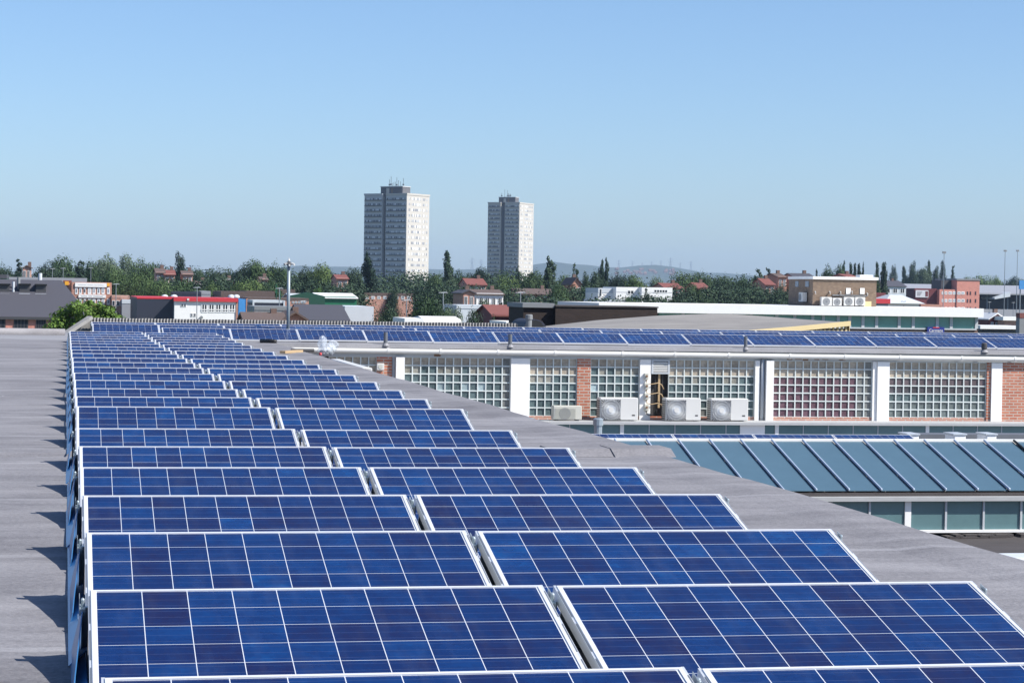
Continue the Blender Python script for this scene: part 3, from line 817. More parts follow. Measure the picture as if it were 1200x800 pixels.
# ================================================================== VENT PIPES, FLUE, MAST, BAG, ROLL
def vent(label, px, py_top, Y, zbase, r=.065, cap=True, mat='pipe_grey', name='vent_pipe', grp='vent pipes on the array roof edge'):
    p = at(px, py_top, Y)
    t = thing(name, label, 'vent pipe', (p.x, Y, zbase), 0, grp)
    h = p.z - zbase
    MB().tube([(0, 0, 0), (0, 0, h)], r, 12).build('pipe', mat, t, smooth=False)
    MB().lathe([(r * 1.8, 0), (r * 1.5, .03), (r * 1.02, .07)], 12).build('collar', 'lead_grey', t)
    if cap: MB().lathe([(r * 1.25, h - .12), (r * 1.25, h + .01), (r * .9, h + .03)], 12).build('cap', mat, t)
    return t
VZ = zr - .06
vent('short grey vent pipe before the front solar panels, leftmost of its line', 452, 389, YF - .05, VZ, .05, False)
vent('grey vent pipe before the front solar panels, below the second tower block', 598, 391.5, YF - .05, VZ, .05, False)
vent('grey vent pipe before the front solar panels above the recessed downpipe', 874, 394, YF - .05, VZ, .045, False)
vent('stubby dark vent with cap at the front solar panels, rightmost', 1153.5, 403, YF - .05, VZ, .06, True, 'dark_grey')
vent('grey flue with dark cap standing beyond the roof edge before the strip windows', 701, 491.5, 43.9, ZL, .085, True, 'galvanised', 'flue', None)
vent('grey post with flat cap in front of the dark brown wall', 620, 369.5, 66, 7.0, .09, True, 'mid_grey', 'flue', None)

p = at(337.5, 384, 57.0)
t = thing('camera_mast', 'slim grey mast with security cameras on top, rising behind the front solar panels', 'camera mast', (p.x, 57.0, zr), 0)
top = at(338, 311, 57.0).z - zr
MB().tube([(0, 0, 0), (0, 0, top)], .042, 12).build('pole', 'steel_pole', t, smooth=True)
MB().box(-.09, .09, -.09, .09, 0, .03).build('base_plate', 'galvanised', t)
MB().lathe([(.05, top), (.075, top + .02), (.1, top + .035), (.05, top + .09), (.03, top + .1)], 14).build('head', 'dark_grey', t)
MB().lathe([(.02, top + .1), (.035, top + .12), (.012, top + .17), (.004, top + .21)], 10).build('finial', 'white_plastic', t)
for sx_ in (-1, 1):
    MB().tube([(0, -.02, top + .05), (sx_ * .08, -.07, top + .045), (sx_ * .13, -.12, top + .02)], [.012, .03, .03], 8).build('camera', 'white_plastic' if sx_ > 0 else 'mid_grey', t)
MB().lathe([(.004, top - .03), (.028, top - .015), (.03, top + .03)], 10, (.0, -.08)).build('dome', 'white_plastic', t)

# clear plastic bag of rubbish
def plastic():
    m, t_, b_ = new_mat('clear_plastic')
    b_.inputs['Base Color'].default_value = (.75, .82, .9, 1); b_.inputs['Roughness'].default_value = .2
    b_.inputs['Alpha'].default_value = .3
    tc = N(t_, 'ShaderNodeTexCoord'); n1 = N(t_, 'ShaderNodeTexNoise'); n1.inputs['Scale'].default_value = 14; L(t_, tc.outputs['Object'], n1.inputs['Vector'])
    bp = N(t_, 'ShaderNodeBump'); bp.inputs['Strength'].default_value = .9; bp.inputs['Distance'].default_value = .05; L(t_, n1.outputs[0], bp.inputs['Height']); L(t_, bp.outputs[0], b_.inputs['Normal'])
plastic()
bp_ = on_z(383, 417.5, RZ)
t = thing('plastic_bag', 'clear plastic bag of rubbish on the roof edge', 'rubbish bag', (bp_.x, bp_.y, RZ + .01))
def blob(b, cx, cy, cz, rx, ry, rz_, seed, n=14, m=9, rough=.2):
    r_ = random.Random(seed); i0 = len(b.v); ph = [r_.uniform(0, 6.28) for _ in range(6)]
    for k in range(m + 1):
        la = -math.pi / 2 + math.pi * k / m
        for j in range(n):
            lo = 2 * math.pi * j / n
            q = 1 + rough * (math.sin(3 * lo + ph[0] + 2 * la) * .5 + math.sin(5 * la + ph[1] + lo) * .5 + .4 * math.sin(7 * lo + ph[2])) * math.cos(la)
            b.v.append((cx + rx * q * math.cos(la) * math.cos(lo), cy + ry * q * math.cos(la) * math.sin(lo), cz + rz_ * math.sin(la)))
    for k in range(m):
        for j in range(n): b.f.append((i0 + k * n + j, i0 + k * n + (j + 1) % n, i0 + (k + 1) * n + (j + 1) % n, i0 + (k + 1) * n + j))
    return b
s1 = MB(); blob(s1, 0, 0, .13, .17, .13, .13, 1, rough=.25); s1.build('bag_body', 'clear_plastic', t, smooth=True)
s1 = MB(); blob(s1, -.09, 0, .25, .085, .07, .15, 2, rough=.3); s1.build('bag_neck', 'clear_plastic', t, smooth=True)
s1 = MB(); blob(s1, .11, 0, .2, .1, .07, .12, 8, rough=.35); s1.build('bag_fold', 'clear_plastic', t, smooth=True)
s1 = MB()
for k in range(12): blob(s1, rn.uniform(-.12, .12), rn.uniform(-.07, .07), rn.uniform(.03, .11), .04, .035, .03, 20 + k, 7, 5)
s1.build('contents', 'mid_grey', t)
s1 = MB(); blob(s1, -.14, -.12, .035, .03, .03, .035, 77, 8, 6)
tag(s1.build('drink_can', 'red_trim', None, loc=(bp_.x, bp_.y, RZ + .01)), 'crumpled red drink can beside the plastic bag', 'can')
# bitumen roll and a batten by it
c = on_z(317, 402, RZ); 
zr_ = RZ + .05
p0 = at(306, 397.5, 52.6); p1 = at(323, 399.2, 52.2)
t = thing('bitumen_roll', 'black roll of roofing felt lying at the end of the panel rows', 'felt roll', (p0.x, p0.y, RZ + .055))
MB().tube([(0, 0, 0), (p1.x - p0.x, p1.y - p0.y, 0)], .05, 14).build('roll', 'black', t, smooth=True)
MB().tube([(-.01, .0, 0), (p1.x - p0.x + .02, p1.y - p0.y, 0)], .02, 10).build('core', 'dark_grey', t)
q0 = on_z(331, 414.5, RZ); q1 = on_z(352, 413.2, RZ)
b = MB().bar((0, 0, .03), (q1.x - q0.x, q1.y - q0.y, .03), .12, .05)
tag(b.build('timber_plank', 'copper_cable', None, loc=(q0.x, q0.y, RZ + .004)), 'short tan plank lying on the roof left of the plastic bag', 'plank')
q0 = on_z(341, 412.5, RZ); q1 = on_z(368, 412.7, RZ)
b = MB().tube([(0, 0, .03), (q1.x - q0.x, q1.y - q0.y, .03)], .035, 8)
tag(b.build('cable_conduit', 'dark_grey', None, loc=(q0.x, q0.y, RZ + .01)), 'dark conduit running along the roof to the plastic bag', 'conduit')

# ================================================================== CORRUGATED ROOF BEYOND THE ARRAY
YK = 63.5
c0 = at(106, 372.5, YK); c1 = at(606, 384, YK)
t = thing('corrugated_roof', 'weathered grey corrugated sheet parapet beyond the solar panels, sloping at its left end', 'roof', (c0.x, YK, 0))
xa, xb = c0.x, c1.x
zt_ = (at(300, 374.8, YK).z); zb2 = zr - .6
b = MB(); per = .088; nseg = int((xb - xa) / per * 6)
prev = None
ca_, sa_ = 0.0, 0.0
for k in range(nseg + 1):
    x = (xb - xa) * k / nseg
    ph = math.sin(2 * math.pi * x / per)
    yy_ = -.045 * ph
    zt2 = zt_ - (.0 if x < 4 else .0) + .004 * math.sin(x * 9)
    cur = ((x, yy_ - .35, zb2), (x, yy_, zt2), (x, yy_ + .4, zb2))
    if prev:
        b.quad(prev[0], cur[0], cur[1], prev[1]); b.quad(prev[1], cur[1], cur[2], prev[2])
    prev = cur
b.build('sheet', 'corrugated', t, recalc=False)
e0 = at(80, 385, YK); 
v0 = Vector((0, 0, zt_ + .01)); v1 = Vector((e0.x - xa - .1, -.5, e0.z - .15))
MB().bar(v0, v1, .22, .09).build('verge', 'corrugated', t)
MB().hexa([(v1.x, .2, zb2 - .6), (0, .2, zb2 - .6), (0, .5, zb2 - .6), (v1.x, .5, zb2 - .6), (v1.x, .2, v1.z), (0, .2, zt_ - .08), (0, .5, zt_ - .08), (v1.x, .5, v1.z)]).build('gable', 'corrugated', t)
MB().box(-.5, xb - xa, .42, 6.0, 0, zb2 - .1).build('wall', 'brown_brick', t)

# ================================================================== BACKGROUND BUILDING HELPERS
def bbox_px(x0, x1, ytop, Y):
    a = at(x0, ytop, Y); c = at(x1, ytop, Y); m_ = at((x0 + x1) / 2, ytop, Y)
    return a.x, c.x, m_.z
def rect_local(t_loc, px0, px1, py0, py1, Y):
    a = at(px0, (py0 + py1) / 2, Y); c = at(px1, (py0 + py1) / 2, Y); mx = (px0 + px1) / 2
    return a.x - t_loc[0], c.x - t_loc[0], at(mx, py1, Y).z - t_loc[2], at(mx, py0, Y).z - t_loc[2]
def window(parent, x0, x1, z0, z1, y=0.0, mat='window_dark', frame='white_paint', fw_=None, cols=1, name='window'):
    fw_ = fw_ if fw_ is not None else min(.12, (x1 - x0) * .14)
    f = MB().box(x0, x1, y - .06, y - .003, z0, z1).build(name, frame, parent)
    p = MB(); dx = (x1 - x0 - fw_) / cols
    for k in range(cols):
        p.box(x0 + fw_ + k * dx, x0 + (k + 1) * dx, y - .075, y - .063, z0 + fw_, z1 - fw_)
    p.build('pane', mat, f)
    return f
def flat_building(name, label, x0, x1, ytop, Y, depth, wall, roof='grey_sheet', parapet=.25, cat='building', fascia=None, wins=(), over=.0, group=None):
    xa, xb, zt2 = bbox_px(x0, x1, ytop, Y)
    t = thing(name, label, cat, ((xa + xb) / 2, Y, 0), 0, group); h = (xb - xa) / 2
    MB().box(-h, h, 0, depth, 0, zt2 - parapet).build('wall', wall, t)
    MB().box(-h - over, h + over, -over - .05, depth + over, zt2 - parapet + .002, zt2).build('roof', fascia or roof, t)
    for w4 in wins:
        q = rect_local(t.location, *w4[:4], Y)
        window(t, *q, mat=w4[4] if len(w4) > 4 else 'window_dark', cols=w4[5] if len(w4) > 5 else 1)
    return t, h, zt2
def house(label, x0, x1, yr, ye, Y, wall, roof, gable=False, depth=8, nwin=2, chim=True, win=True, name='house', cat='house', group='houses in the distance', winmat='window_dark', rz=0.0):
    xa, xb, zr2 = bbox_px(x0, x1, yr, Y); ze = at((x0 + x1) / 2, ye, Y).z
    t = thing(name, label, cat, ((xa + xb) / 2, Y, 0), rz, group); h = (xb - xa) / 2
    if gable:
        MB().prism_y([(-h, 0), (h, 0), (h, ze), (0, zr2 - .15), (-h, ze)], 0, depth).build('wall', wall, t)
        rf = MB()
        for s in (-1, 1):
            rf.hexa([(0, -.3, zr2 - .14), (s * (h + .3), -.3, ze - .25), (s * (h + .3), depth + .3, ze - .25), (0, depth + .3, zr2 - .14), (0, -.3, zr2), (s * (h + .3), -.3, ze - .1), (s * (h + .3), depth + .3, ze - .1), (0, depth + .3, zr2)])
    else:
        MB().prism_x([(0, 0), (depth, 0), (depth, ze), (depth / 2, zr2 - .15), (0, ze)], -h, h).build('wall', wall, t)
        rf = MB()
        for y_ in (-.35, depth + .35):
            rf.hexa([(-h - .2, depth / 2, zr2 - .14), (h + .2, depth / 2, zr2 - .14), (h + .2, y_, ze - .22), (-h - .2, y_, ze - .22), (-h - .2, depth / 2, zr2), (h + .2, depth / 2, zr2), (h + .2, y_, ze - .07), (-h - .2, y_, ze - .07)])
    r_ = rf.build('roof', roof, t)
    if chim:
        cx = h * .6; cw = .3 if Y > 200 else .2
        zc = zr2
        MB().box(cx - cw, cx + cw, depth / 2 - .35, depth / 2 + .35, (ze + zr2) / 2 - .3, zc + (.6 if Y > 200 else .25)).build('chimney', 'brown_brick', t)
    if win:
        for k in range(nwin):
            cx = -h + (k + .5) * 2 * h / nwin
            ww = min(1.0, 2 * h / nwin * .3)
            for z0 in (ze - 1.9, ze - 4.7):
                if z0 > .5: window(t, cx - ww, cx + ww, z0, z0 + 1.3, mat=winmat, cols=2)
    return t

# ================================================================== TOWER BLOCKS
def strip_mat(nm, ca, cb_, cc_):
    m, t_, b_ = new_mat(nm)
    tc = N(t_, 'ShaderNodeTexCoord'); s = N(t_, 'ShaderNodeSeparateXYZ'); L(t_, tc.outputs['Object'], s.inputs[0]); oi = N(t_, 'ShaderNodeObjectInfo')
    u = mathn(t_, 'DIVIDE', mathn(t_, 'ADD', s.outputs[0], s.outputs[1]), 0.95)
    wn = N(t_, 'ShaderNodeTexWhiteNoise'); wn.noise_dimensions = '2D'
    cb = N(t_, 'ShaderNodeCombineXYZ'); L(t_, mathn(t_, 'FLOOR', u), cb.inputs[0]); L(t_, mathn(t_, 'MULTIPLY', oi.outputs['Random'], 77.0), cb.inputs[1]); L(t_, cb.outputs[0], wn.inputs['Vector'])
    cr = N(t_, 'ShaderNodeValToRGB'); cr.color_ramp.interpolation = 'CONSTANT'
    e = cr.color_ramp.elements; e[0].color = ca; e[1].position = .45; e[1].color = cb_
    k = cr.color_ramp.elements.new(.72); k.color = cc_
    L(t_, wn.outputs['Value'], cr.inputs[0])
    fr = mathn(t_, 'LESS_THAN', mathn(t_, 'FRACT', u), .16)
    L(t_, mixc(t_, fr, cr.outputs[0], (.7, .7, .7)), b_.inputs['Base Color']); b_.inputs['Roughness'].default_value = .35
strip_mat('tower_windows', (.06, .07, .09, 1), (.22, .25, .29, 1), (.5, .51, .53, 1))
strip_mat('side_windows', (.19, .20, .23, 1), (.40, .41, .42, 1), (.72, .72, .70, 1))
def tower(label, wmat, pxl, pxr, pxc, ytop, Y, storeys, storey, width_l, width_r, notch, wall_l, wall_r, rzrot, roof_px):
    # corner nearest the camera at pxc; left face runs to the left, right face to the right and away
    c = at(pxc, ytop, Y)
    t = thing('tower_block', label, 'tower block', (c.x, Y, 0), rzrot, None)
    H = c.z
    n0, n1 = notch
    # local: left face along -x at y=0 ; right face along +y at x=0
    MB().box(-n0, 0, 0, width_r, 0, H).build('wall', wall_r, t)
    MB().box(-width_l, -n1, 0, width_r, 0, H).build('wall', wall_l, t)
    MB().box(-n1 + .01, -n0 - .01, 2.2, width_r, 0, H - .6).build('recess', 'tower_dark', t)
    # thin skin on the left face, its light and shade put into the colour
    MB().box(-n0, -.01, -.12, -.003, 0, H - .3).build('left_face_tone', wall_l, t)
    for s in range(storeys):
        z = H - 1.0 - s * storey
        if z - 1.7 < 0: break
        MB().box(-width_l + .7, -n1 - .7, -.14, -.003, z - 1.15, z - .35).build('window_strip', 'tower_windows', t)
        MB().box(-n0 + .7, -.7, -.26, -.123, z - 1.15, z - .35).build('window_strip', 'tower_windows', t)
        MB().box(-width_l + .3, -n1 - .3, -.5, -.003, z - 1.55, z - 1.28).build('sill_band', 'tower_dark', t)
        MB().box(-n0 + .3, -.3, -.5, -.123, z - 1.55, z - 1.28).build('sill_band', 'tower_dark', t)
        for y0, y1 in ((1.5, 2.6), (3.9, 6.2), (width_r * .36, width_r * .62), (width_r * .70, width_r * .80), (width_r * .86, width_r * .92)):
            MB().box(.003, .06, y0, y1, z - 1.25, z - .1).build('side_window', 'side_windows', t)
    MB().box(-width_l - .2, -n1, -.2, width_r + .2, H + .002, H + .9).build('parapet', wall_l, t)
    MB().box(-n0, .2, -.2, width_r + .2, H + .002, H + .9).build('parapet', wall_r, t)
    p0, p1 = -n1 - 2.0, -3.6
    ph = MB().box(p0, p1, 1.2, 7.5, H, H + 4.0).build('plant_room', 'tower_dark', t)
    MB().box(p0 + 3.4, p0 + 5.2, 1.1, 1.197, H + .9, H + 3.5).build('panel', 'tower_pale', ph)
    MB().box(p0 + 6.4, p0 + 7.4, 1.1, 1.197, H + .9, H + 3.5).build('panel', 'buff_brick', ph)
    MB().box(p0 - .2, p1 + .2, 1.0, 7.7, H + 4.002, H + 4.4).build('plant_roof', 'tower_grey', t)
    r_ = random.Random(int(pxc))
    for k in range(9):
        x = r_.uniform(p0 + .4, p1 - .4); y = r_.uniform(2, 7); hh = r_.uniform(1.5, 5.0)
        MB().tube([(x, y, H + 4.4), (x, y, H + 4.4 + hh)], .1, 5).build('antenna', 'dark_grey', t)
        if k % 2: MB().box(x - .5, x + .5, y - .1, y + .1, H + 5.0, H + 5.7).build('antenna_panel', 'mid_grey', t)
    return t
# right faces are in the sun; both towers stand turned a little away from the street grid
tower('taller-looking tower block at left with a darker front and sunlit right face', 'tower_grey', 426, 504, 477, 228.5, 1062, 20, 2.67, 25.8, 18.6, (12.6, 14.8), 'tower_grey', 'tower_pale', R(-45), None)
tower('smaller-looking tower block at right with a pale grey front and rooftop hut', 'tower_pale', 571, 627, 609, 238.5, 1440, 20, 2.67, 22.6, 26, (10.5, 13.4), 'tower_pale', 'tower_pale', R(-33), None)  # paler left paint puts glancing light into the front

# ================================================================== RIGHT MIDDLE DISTANCE
# white-fascia building with green glazing
YW = 165.0
xa, xb, zt2 = bbox_px(700, 1150, 361.5, YW)
t = thing('white_fascia_building', 'long flat building with white roof fascia and green glass band', 'building', (xa, YW, 0))
Wd = xb - xa
zf0 = at(1000, 369.6, YW).z
MB().box(0, Wd, -.5, 14, zf0, at(1000, 359.2, YW).z).build('fascia', 'white_paint', t)
zgl0 = at(1000, 383.2, YW).z
gxs = [770, 800, 830, 856, 880, 910, 931, 952, 964.5, 982, 995.5, 1011, 1027, 1053.5, 1070, 1098, 1114.5, 1144]
for p_, q_ in zip(gxs[:-1], gxs[1:]):
    x0, x1 = at(p_, 377, YW).x - xa, at(q_, 377, YW).x - xa
    gw = MB().box(x0 + .12, x1 - .12, .0, .05, zgl0, zf0 - .003).build('window', 'clear_teal', t)
    MB().box(x1 - .12, x1 + .12, -.08, .06, zgl0, zf0 - .003).build('mullion', 'concrete_blue', t)
MB().box(0, at(1144, 377, YW).x - xa, -.12, .2, zgl0 - .12, zgl0 - .003).build('sill', 'concrete_blue', t)
MB().box(0, at(1146, 377, YW).x - xa, 0, 14, 0, zgl0 - .123).build('wall', 'brown_brick', t)
MB().box(.3, at(1143, 377, YW).x - xa, .5, 13.5, zgl0, zf0 - .01).build('interior', 'dark_green', t)
# blue shop sign on it
s0 = at(1087, 390, YW - .3); s1 = at(1107, 383.3, YW - .3)
sg = thing('shop_sign', 'small blue sign with white lettering on the brick under the green glass', 'sign', ((s0.x + s1.x) / 2, YW - .2, s0.z))
sw, sh_ = s1.x - s0.x, s1.z - s0.z
MB().box(-sw / 2, sw / 2, -.06, 0.19, 0, sh_).build('board', 'sign_blue', sg)
MB().box(-sw * .18, sw * .2, -.075, -.063, sh_ * .82, sh_ * .99).build('top_line', 'red_trim', sg)
def text(body, parent, x, y, z, size, mat, name='lettering', width=None, font_rx=True):
    cu = bpy.data.curves.new(name, 'FONT'); cu.body = body; cu.size = size; cu.align_x = 'CENTER'; cu.align_y = 'CENTER'; cu.extrude = .004
    o = bpy.data.objects.new(name, cu); C.objects.link(o)
    bpy.context.view_layer.update()
    dg = bpy.context.evaluated_depsgraph_get(); me = bpy.data.meshes.new_from_object(o.evaluated_get(dg))
    bpy.data.objects.remove(o)
    me.materials.clear(); me.materials.append(M[mat])
    ob = bpy.data.objects.new(name, me); C.objects.link(ob); ob.parent = parent
    ob.location = (x, y, z); ob.rotation_euler = (math.pi / 2, 0, 0)
    if width:
        xs_ = [v.co.x for v in me.vertices]; k = width / (max(xs_) - min(xs_)); ob.scale = (k, k, k)
    return ob
text('Carmans', sg, 0, -.07, sh_ * .42, .3, 'white_paint', width=sw * .8)
MB().box(-sw * .3, sw * .3, -.07, -.062, sh_ * .08, sh_ * .13).build('small_print', 'pale_sheet', sg)

# brick plant house on that roof with air conditioners
YP = 168.0
zrf = at(1000, 359.2, YW).z
x0 = at(952.5, 343, YP).x; x1 = at(1027, 343, YP).x
zt3 = at(990, 324.5, YP).z
t = thing('brick_plant_house', 'buff brick rooftop hut standing on the white roof', 'rooftop hut', (x0, YP, zrf + .004))
hh = zt3 - zrf
MB().box(0, x1 - x0, 0, 6.0, 0, hh - .22).build('wall', 'buff_brick', t)
MB().box(-.05, x1 - x0 + .12, -.12, 6.1, hh - .218, hh).build('roof', 'white_paint', t)
MB().box(2.9 + 1.4, 2.9 + 2.5, 1, 2, hh + .002, hh + .2).build('roof_hatch', 'white_paint', t)
for y0 in (.9, 3.4):
    MB().box(-.06, -.003, y0, y0 + .8, hh * .64, hh * .84).build('side_window', 'window_pale', t)
MB().box(-.04, -.003, 1.72, 3.38, hh * .6, hh * .84).build('side_board', 'buff_brick', t)
for px_ in (994, 1010.3):
    q = rect_local(t.location, px_ - 2.6, px_ + 2.6, 337.5, 344.5, YP)
    MB().box(q[0], q[1], -.05, -.003, q[2], q[3]).build('board', 'white_paint', t)
for px_, py_ in ((955, 343), (972, 343.2), (984.5, 343.2), (998, 342.6), (1016, 345)):
    q = rect_local(t.location, px_ - 1, px_ + 1, py_ - 1.4, py_ + 1.4, YP)
    MB().tube([((q[0] + q[1]) / 2, -.003, q[3]), ((q[0] + q[1]) / 2, -.16, q[3] - .05), ((q[0] + q[1]) / 2, -.16, q[2])], .05, 8).build('vent_cowl', 'white_plastic', t)
q = rect_local(t.location, 975, 1016, 345.5, 346.8, YP)
MB().box(q[0], q[1], -.12, -.003, q[2], q[3]).build('cable_tray', 'mid_grey', t)
q = rect_local(t.location, 1010, 1019, 353, 361, YP)
MB().box(q[0], q[1], -.4, -.003, 0, q[3]).build('low_box', 'cream_fascia', t)
G2 = 'air conditioners on the brick rooftop hut'
for px0, px1, py0, py1, lab in ((962.5, 975, 348, 358.5, 'white air conditioner on the brick hut front, nearest its left corner'), (976, 986.5, 349, 358.5, 'smallest white air conditioner on the brick hut front'),
                                (989, 1001, 348, 358.5, 'white air conditioner under the left white board on the brick hut'), (1002, 1014, 348, 358.5, 'white air conditioner under the right white board on the brick hut')):
    ac_unit(lab, px0, px1, py0, py1, YP - .55, G2, kind='disc', depth=.4)
p = at(944, 357, YP + 1.2)
tt = thing('air_conditioner', 'white air conditioner on the shaded left side of the brick hut', 'air conditioner', (x0 - .03, YP + 1.6, zrf + .3), -math.pi / 2, G2)
MB().box(-.45, .45, -.45, -.05, .0, .75).build('casing', 'white_plastic', tt, bevel=.02)
MB().disc_y(-.08, -.47, .37, .28, 18, .018).build('fan_grille', 'mid_grey', tt)
for s in (-1, 1): MB().box(s * .33 - .03, s * .33 + .03, -.45, .0, -.06, -.002).build('bracket', 'dark_grey', tt)

# brown wall block, shade painted into its dark brick
YB = 80.0
xa, xb, zt2 = bbox_px(615, 770.5, 359.8, YB)
t = thing('shaded_brick_block', 'long dark brown wall behind the solar panels, shade painted into its colour', 'building', (xa, YB, 0))
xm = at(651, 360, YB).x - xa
MB().box(xm, xb - xa, 0, 3.0, 0, zt2).build('wall', 'shaded_brick', t)
MB().box(0, xm - .003, .25, 3.0, 0, zt2 - .05).build('wall', 'shaded_brick', t)
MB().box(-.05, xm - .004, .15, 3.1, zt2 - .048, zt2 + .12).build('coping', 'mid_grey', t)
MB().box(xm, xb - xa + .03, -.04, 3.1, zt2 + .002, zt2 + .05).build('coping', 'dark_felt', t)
# dark barrel cowl before it
p = at(627, 383, 74)
t = thing('barrel_cowl', 'dark blue rounded cowl at the foot of the dark brown wall', 'cowl', (p.x, 74, 7.0))
rr_ = .34; pz_ = at(627, 374, 74).z - 7.0
MB().prism_y([(rr_ * 1.15 * math.cos(math.pi * k / 12), pz_ - rr_ + rr_ * math.sin(math.pi * k / 12)) for k in range(13)] + [(-rr_ * 1.15, 0), (rr_ * 1.15, 0)], 0, 2.4).build('shell', 'navy_cladding', t)
MB().prism_y([(.9 * rr_ * math.cos(math.pi * k / 12), pz_ - rr_ + .9 * rr_ * math.sin(math.pi * k / 12)) for k in range(13)] + [(-rr_ * .9, .05), (rr_ * .9, .05)], -.03, -.003).build('opening', 'black', t)

# shallow curved gravel roof with cream slatted eaves
t = thing('curved_roof_building', 'shallow curved gravel roof with cream slatted eaves at its right', 'building', (14.0, 68, 0))
front = [(600, 388, 64.5), (690, 389, 64.5), (780, 390, 64.5), (868, 388.5, 64.5), (930, 383.6, 65), (996, 377.2, 65.5)]
back = [(600, 384.5, 77), (640, 381.8, 77), (700, 375.0, 77), (770, 369.8, 77), (830, 367.6, 77), (862, 368.2, 77), (900, 370.8, 76), (940, 374, 74), (975, 376.4, 70), (990, 376.9, 67)]
b = MB(); nn = 40; mm = 8; grid = []
def interp(lst, px): return at(px, np.interp(px, [q[0] for q in lst], [q[1] for q in lst]), np.interp(px, [q[0] for q in lst], [q[2] for q in lst]))
for i in range(nn + 1):
    pf = 600 + (996 - 600) * i / nn; pb = 600 + (990 - 600) * i / nn
    A, B = interp(front, pf), interp(back, pb)
    grid.append([A.lerp(B, j / mm) for j in range(mm + 1)])
for i in range(nn):
    for j in range(mm):
        q = [grid[i][j], grid[i + 1][j], grid[i + 1][j + 1], grid[i][j + 1]]
        b.quad(*[(v.x - 14, v.y - 68, v.z) for v in q])
b.build('roof', 'gravel_felt', t, smooth=True, recalc=False)
fs = MB(); fl = MB()
for i in range(nn):
    A, B = grid[i][0], grid[i + 1][0]
    if A.x < at(868, 388, 64.5).x: continue
    fs.hexa([(A.x - 14, A.y - 68 - .08, A.z - .12), (B.x - 14, B.y - 68 - .08, B.z - .12), (B.x - 14, B.y - 68, B.z - .12), (A.x - 14, A.y - 68, A.z - .12), (A.x - 14, A.y - 68 - .08, A.z + .03), (B.x - 14, B.y - 68 - .08, B.z + .03), (B.x - 14, B.y - 68, B.z + .03), (A.x - 14, A.y - 68, A.z + .03)])
    for s_ in (0, .5):
        P_ = A.lerp(B, s_)
        fl.box(P_.x - 14, P_.x - 14 + .06, P_.y - 68 + .02, P_.y - 68 + .08, P_.z - .6, P_.z - .122)
fs.build('fascia', 'cream_fascia', t); fl.build('slat', 'cream_fascia', t)
E = grid[-1]
MB().hexa([(E[0].x - 14 - .02, E[0].y - 68, E[0].z - .6), (E[0].x - 14, E[0].y - 68, E[0].z - .6), (E[-1].x - 14, E[-1].y - 68, E[0].z - .6), (E[-1].x - 14 - .02, E[-1].y - 68, E[0].z - .6),
           (E[0].x - 14 - .02, E[0].y - 68, E[0].z + .02), (E[0].x - 14, E[0].y - 68, E[0].z + .02), (E[-1].x - 14, E[-1].y - 68, E[-1].z + .02), (E[-1].x - 14 - .02, E[-1].y - 68, E[-1].z + .02)]).build('end_board', 'cream_fascia', t)
MB().box(grid[0][0].x - 14, E[0].x - 14 - .1, .1 - 3, 8, 0, zr - .5).build('wall', 'brown_brick', t)

# red-brick office block with stair tower
YO = 640.0
xa, xb, zt2 = bbox_px(1101, 1147.5, 339.3, YO)
t = thing('brick_office', 'salmon brick office block with taller stair tower and white windows', 'office block', (xa, YO, 0))
MB().box(0, xb - xa, 0, 18, 0, zt2).build('wall', 'salmon_brick', t)
q = rect_local(t.location, 1121, 1147.5, 328.5, 341, YO)
MB().box(q[0], q[1], -.3, 17, zt2 * .2, q[3]).build('stair_tower', 'salmon_brick', t)
MB().box(q[0] - .2, q[1] + .2, -.5, 17.2, q[3] + .002, q[3] + .5).build('tower_coping', 'mid_grey', t)
for r_, (ya, yb) in enumerate(((341.5, 345), (350.3, 354), (359.7, 363))):
    for (pa, pb) in ((1103.5, 1106), (1107, 1110), (1111.5, 1115.5), (1116.5, 1120.3), (1121.5, 1125.2), (1126, 1130)):
        q = rect_local(t.location, pa, pb, ya, yb, YO)
        window(t, *q, y=-.0 if pb < 1121 else -.303, mat='window_pale' if (pa + r_) % 3 else 'window_dark', cols=2, fw_=.18)
    for pa in (1132.5, 1136, 1142):
        q = rect_local(t.location, pa, pa + 1.5, ya, yb + .6, YO)
        window(t, *q, y=-.303, mat='window_dark', frame='maroon', fw_=.08)
# its wing, side shade put into dark maroon, with the white billboard
xw0 = at(1074.5, 345, YO).x - xa
MB().box(xw0, -.01, 2, 18, 0, at(1088, 338, YO).z).build('wing', 'maroon', t)
q = rect_local(t.location, 1075.5, 1090.5, 340, 348.5, YO)
bb = MB().box(q[0], q[1], 1.7, 1.997, q[2], q[3]).build('billboard', 'pale_sheet', t)
MB().box(q[1] - 1.0, q[1] - .15, 1.66, 1.697, q[2] + .3, q[3] - .3).build('poster_panel', 'maroon', bb)
for k in range(3): MB().box(q[0] + .5, q[0] + 2.1 - .3 * k, 1.66, 1.697, q[3] - .75 - k * .45, q[3] - .5 - k * .45).build('poster_line', 'mid_grey', bb)
q = rect_local(t.location, 1079, 1111, 355.5, 366, YO - 12)
MB().box(q[0], q[1] - 2, -12, -.4, 0, q[3] - .3).build('low_wing', 'red_brick', t)
q = rect_local(t.location, 1109, 1121, 328.5, 338.5, YO)
MB().box(q[0], q[1] - .02, 4, 12, zt2 + .002, q[3]).build('roof_plant', 'dark_grey', t)
for k in range(5): MB().tube([(q[0] + k * 1.3, 6, q[3]), (q[0] + k * 1.3, 6, q[3] + 1.6)], .09, 5).build('antenna', 'steel_far', t)

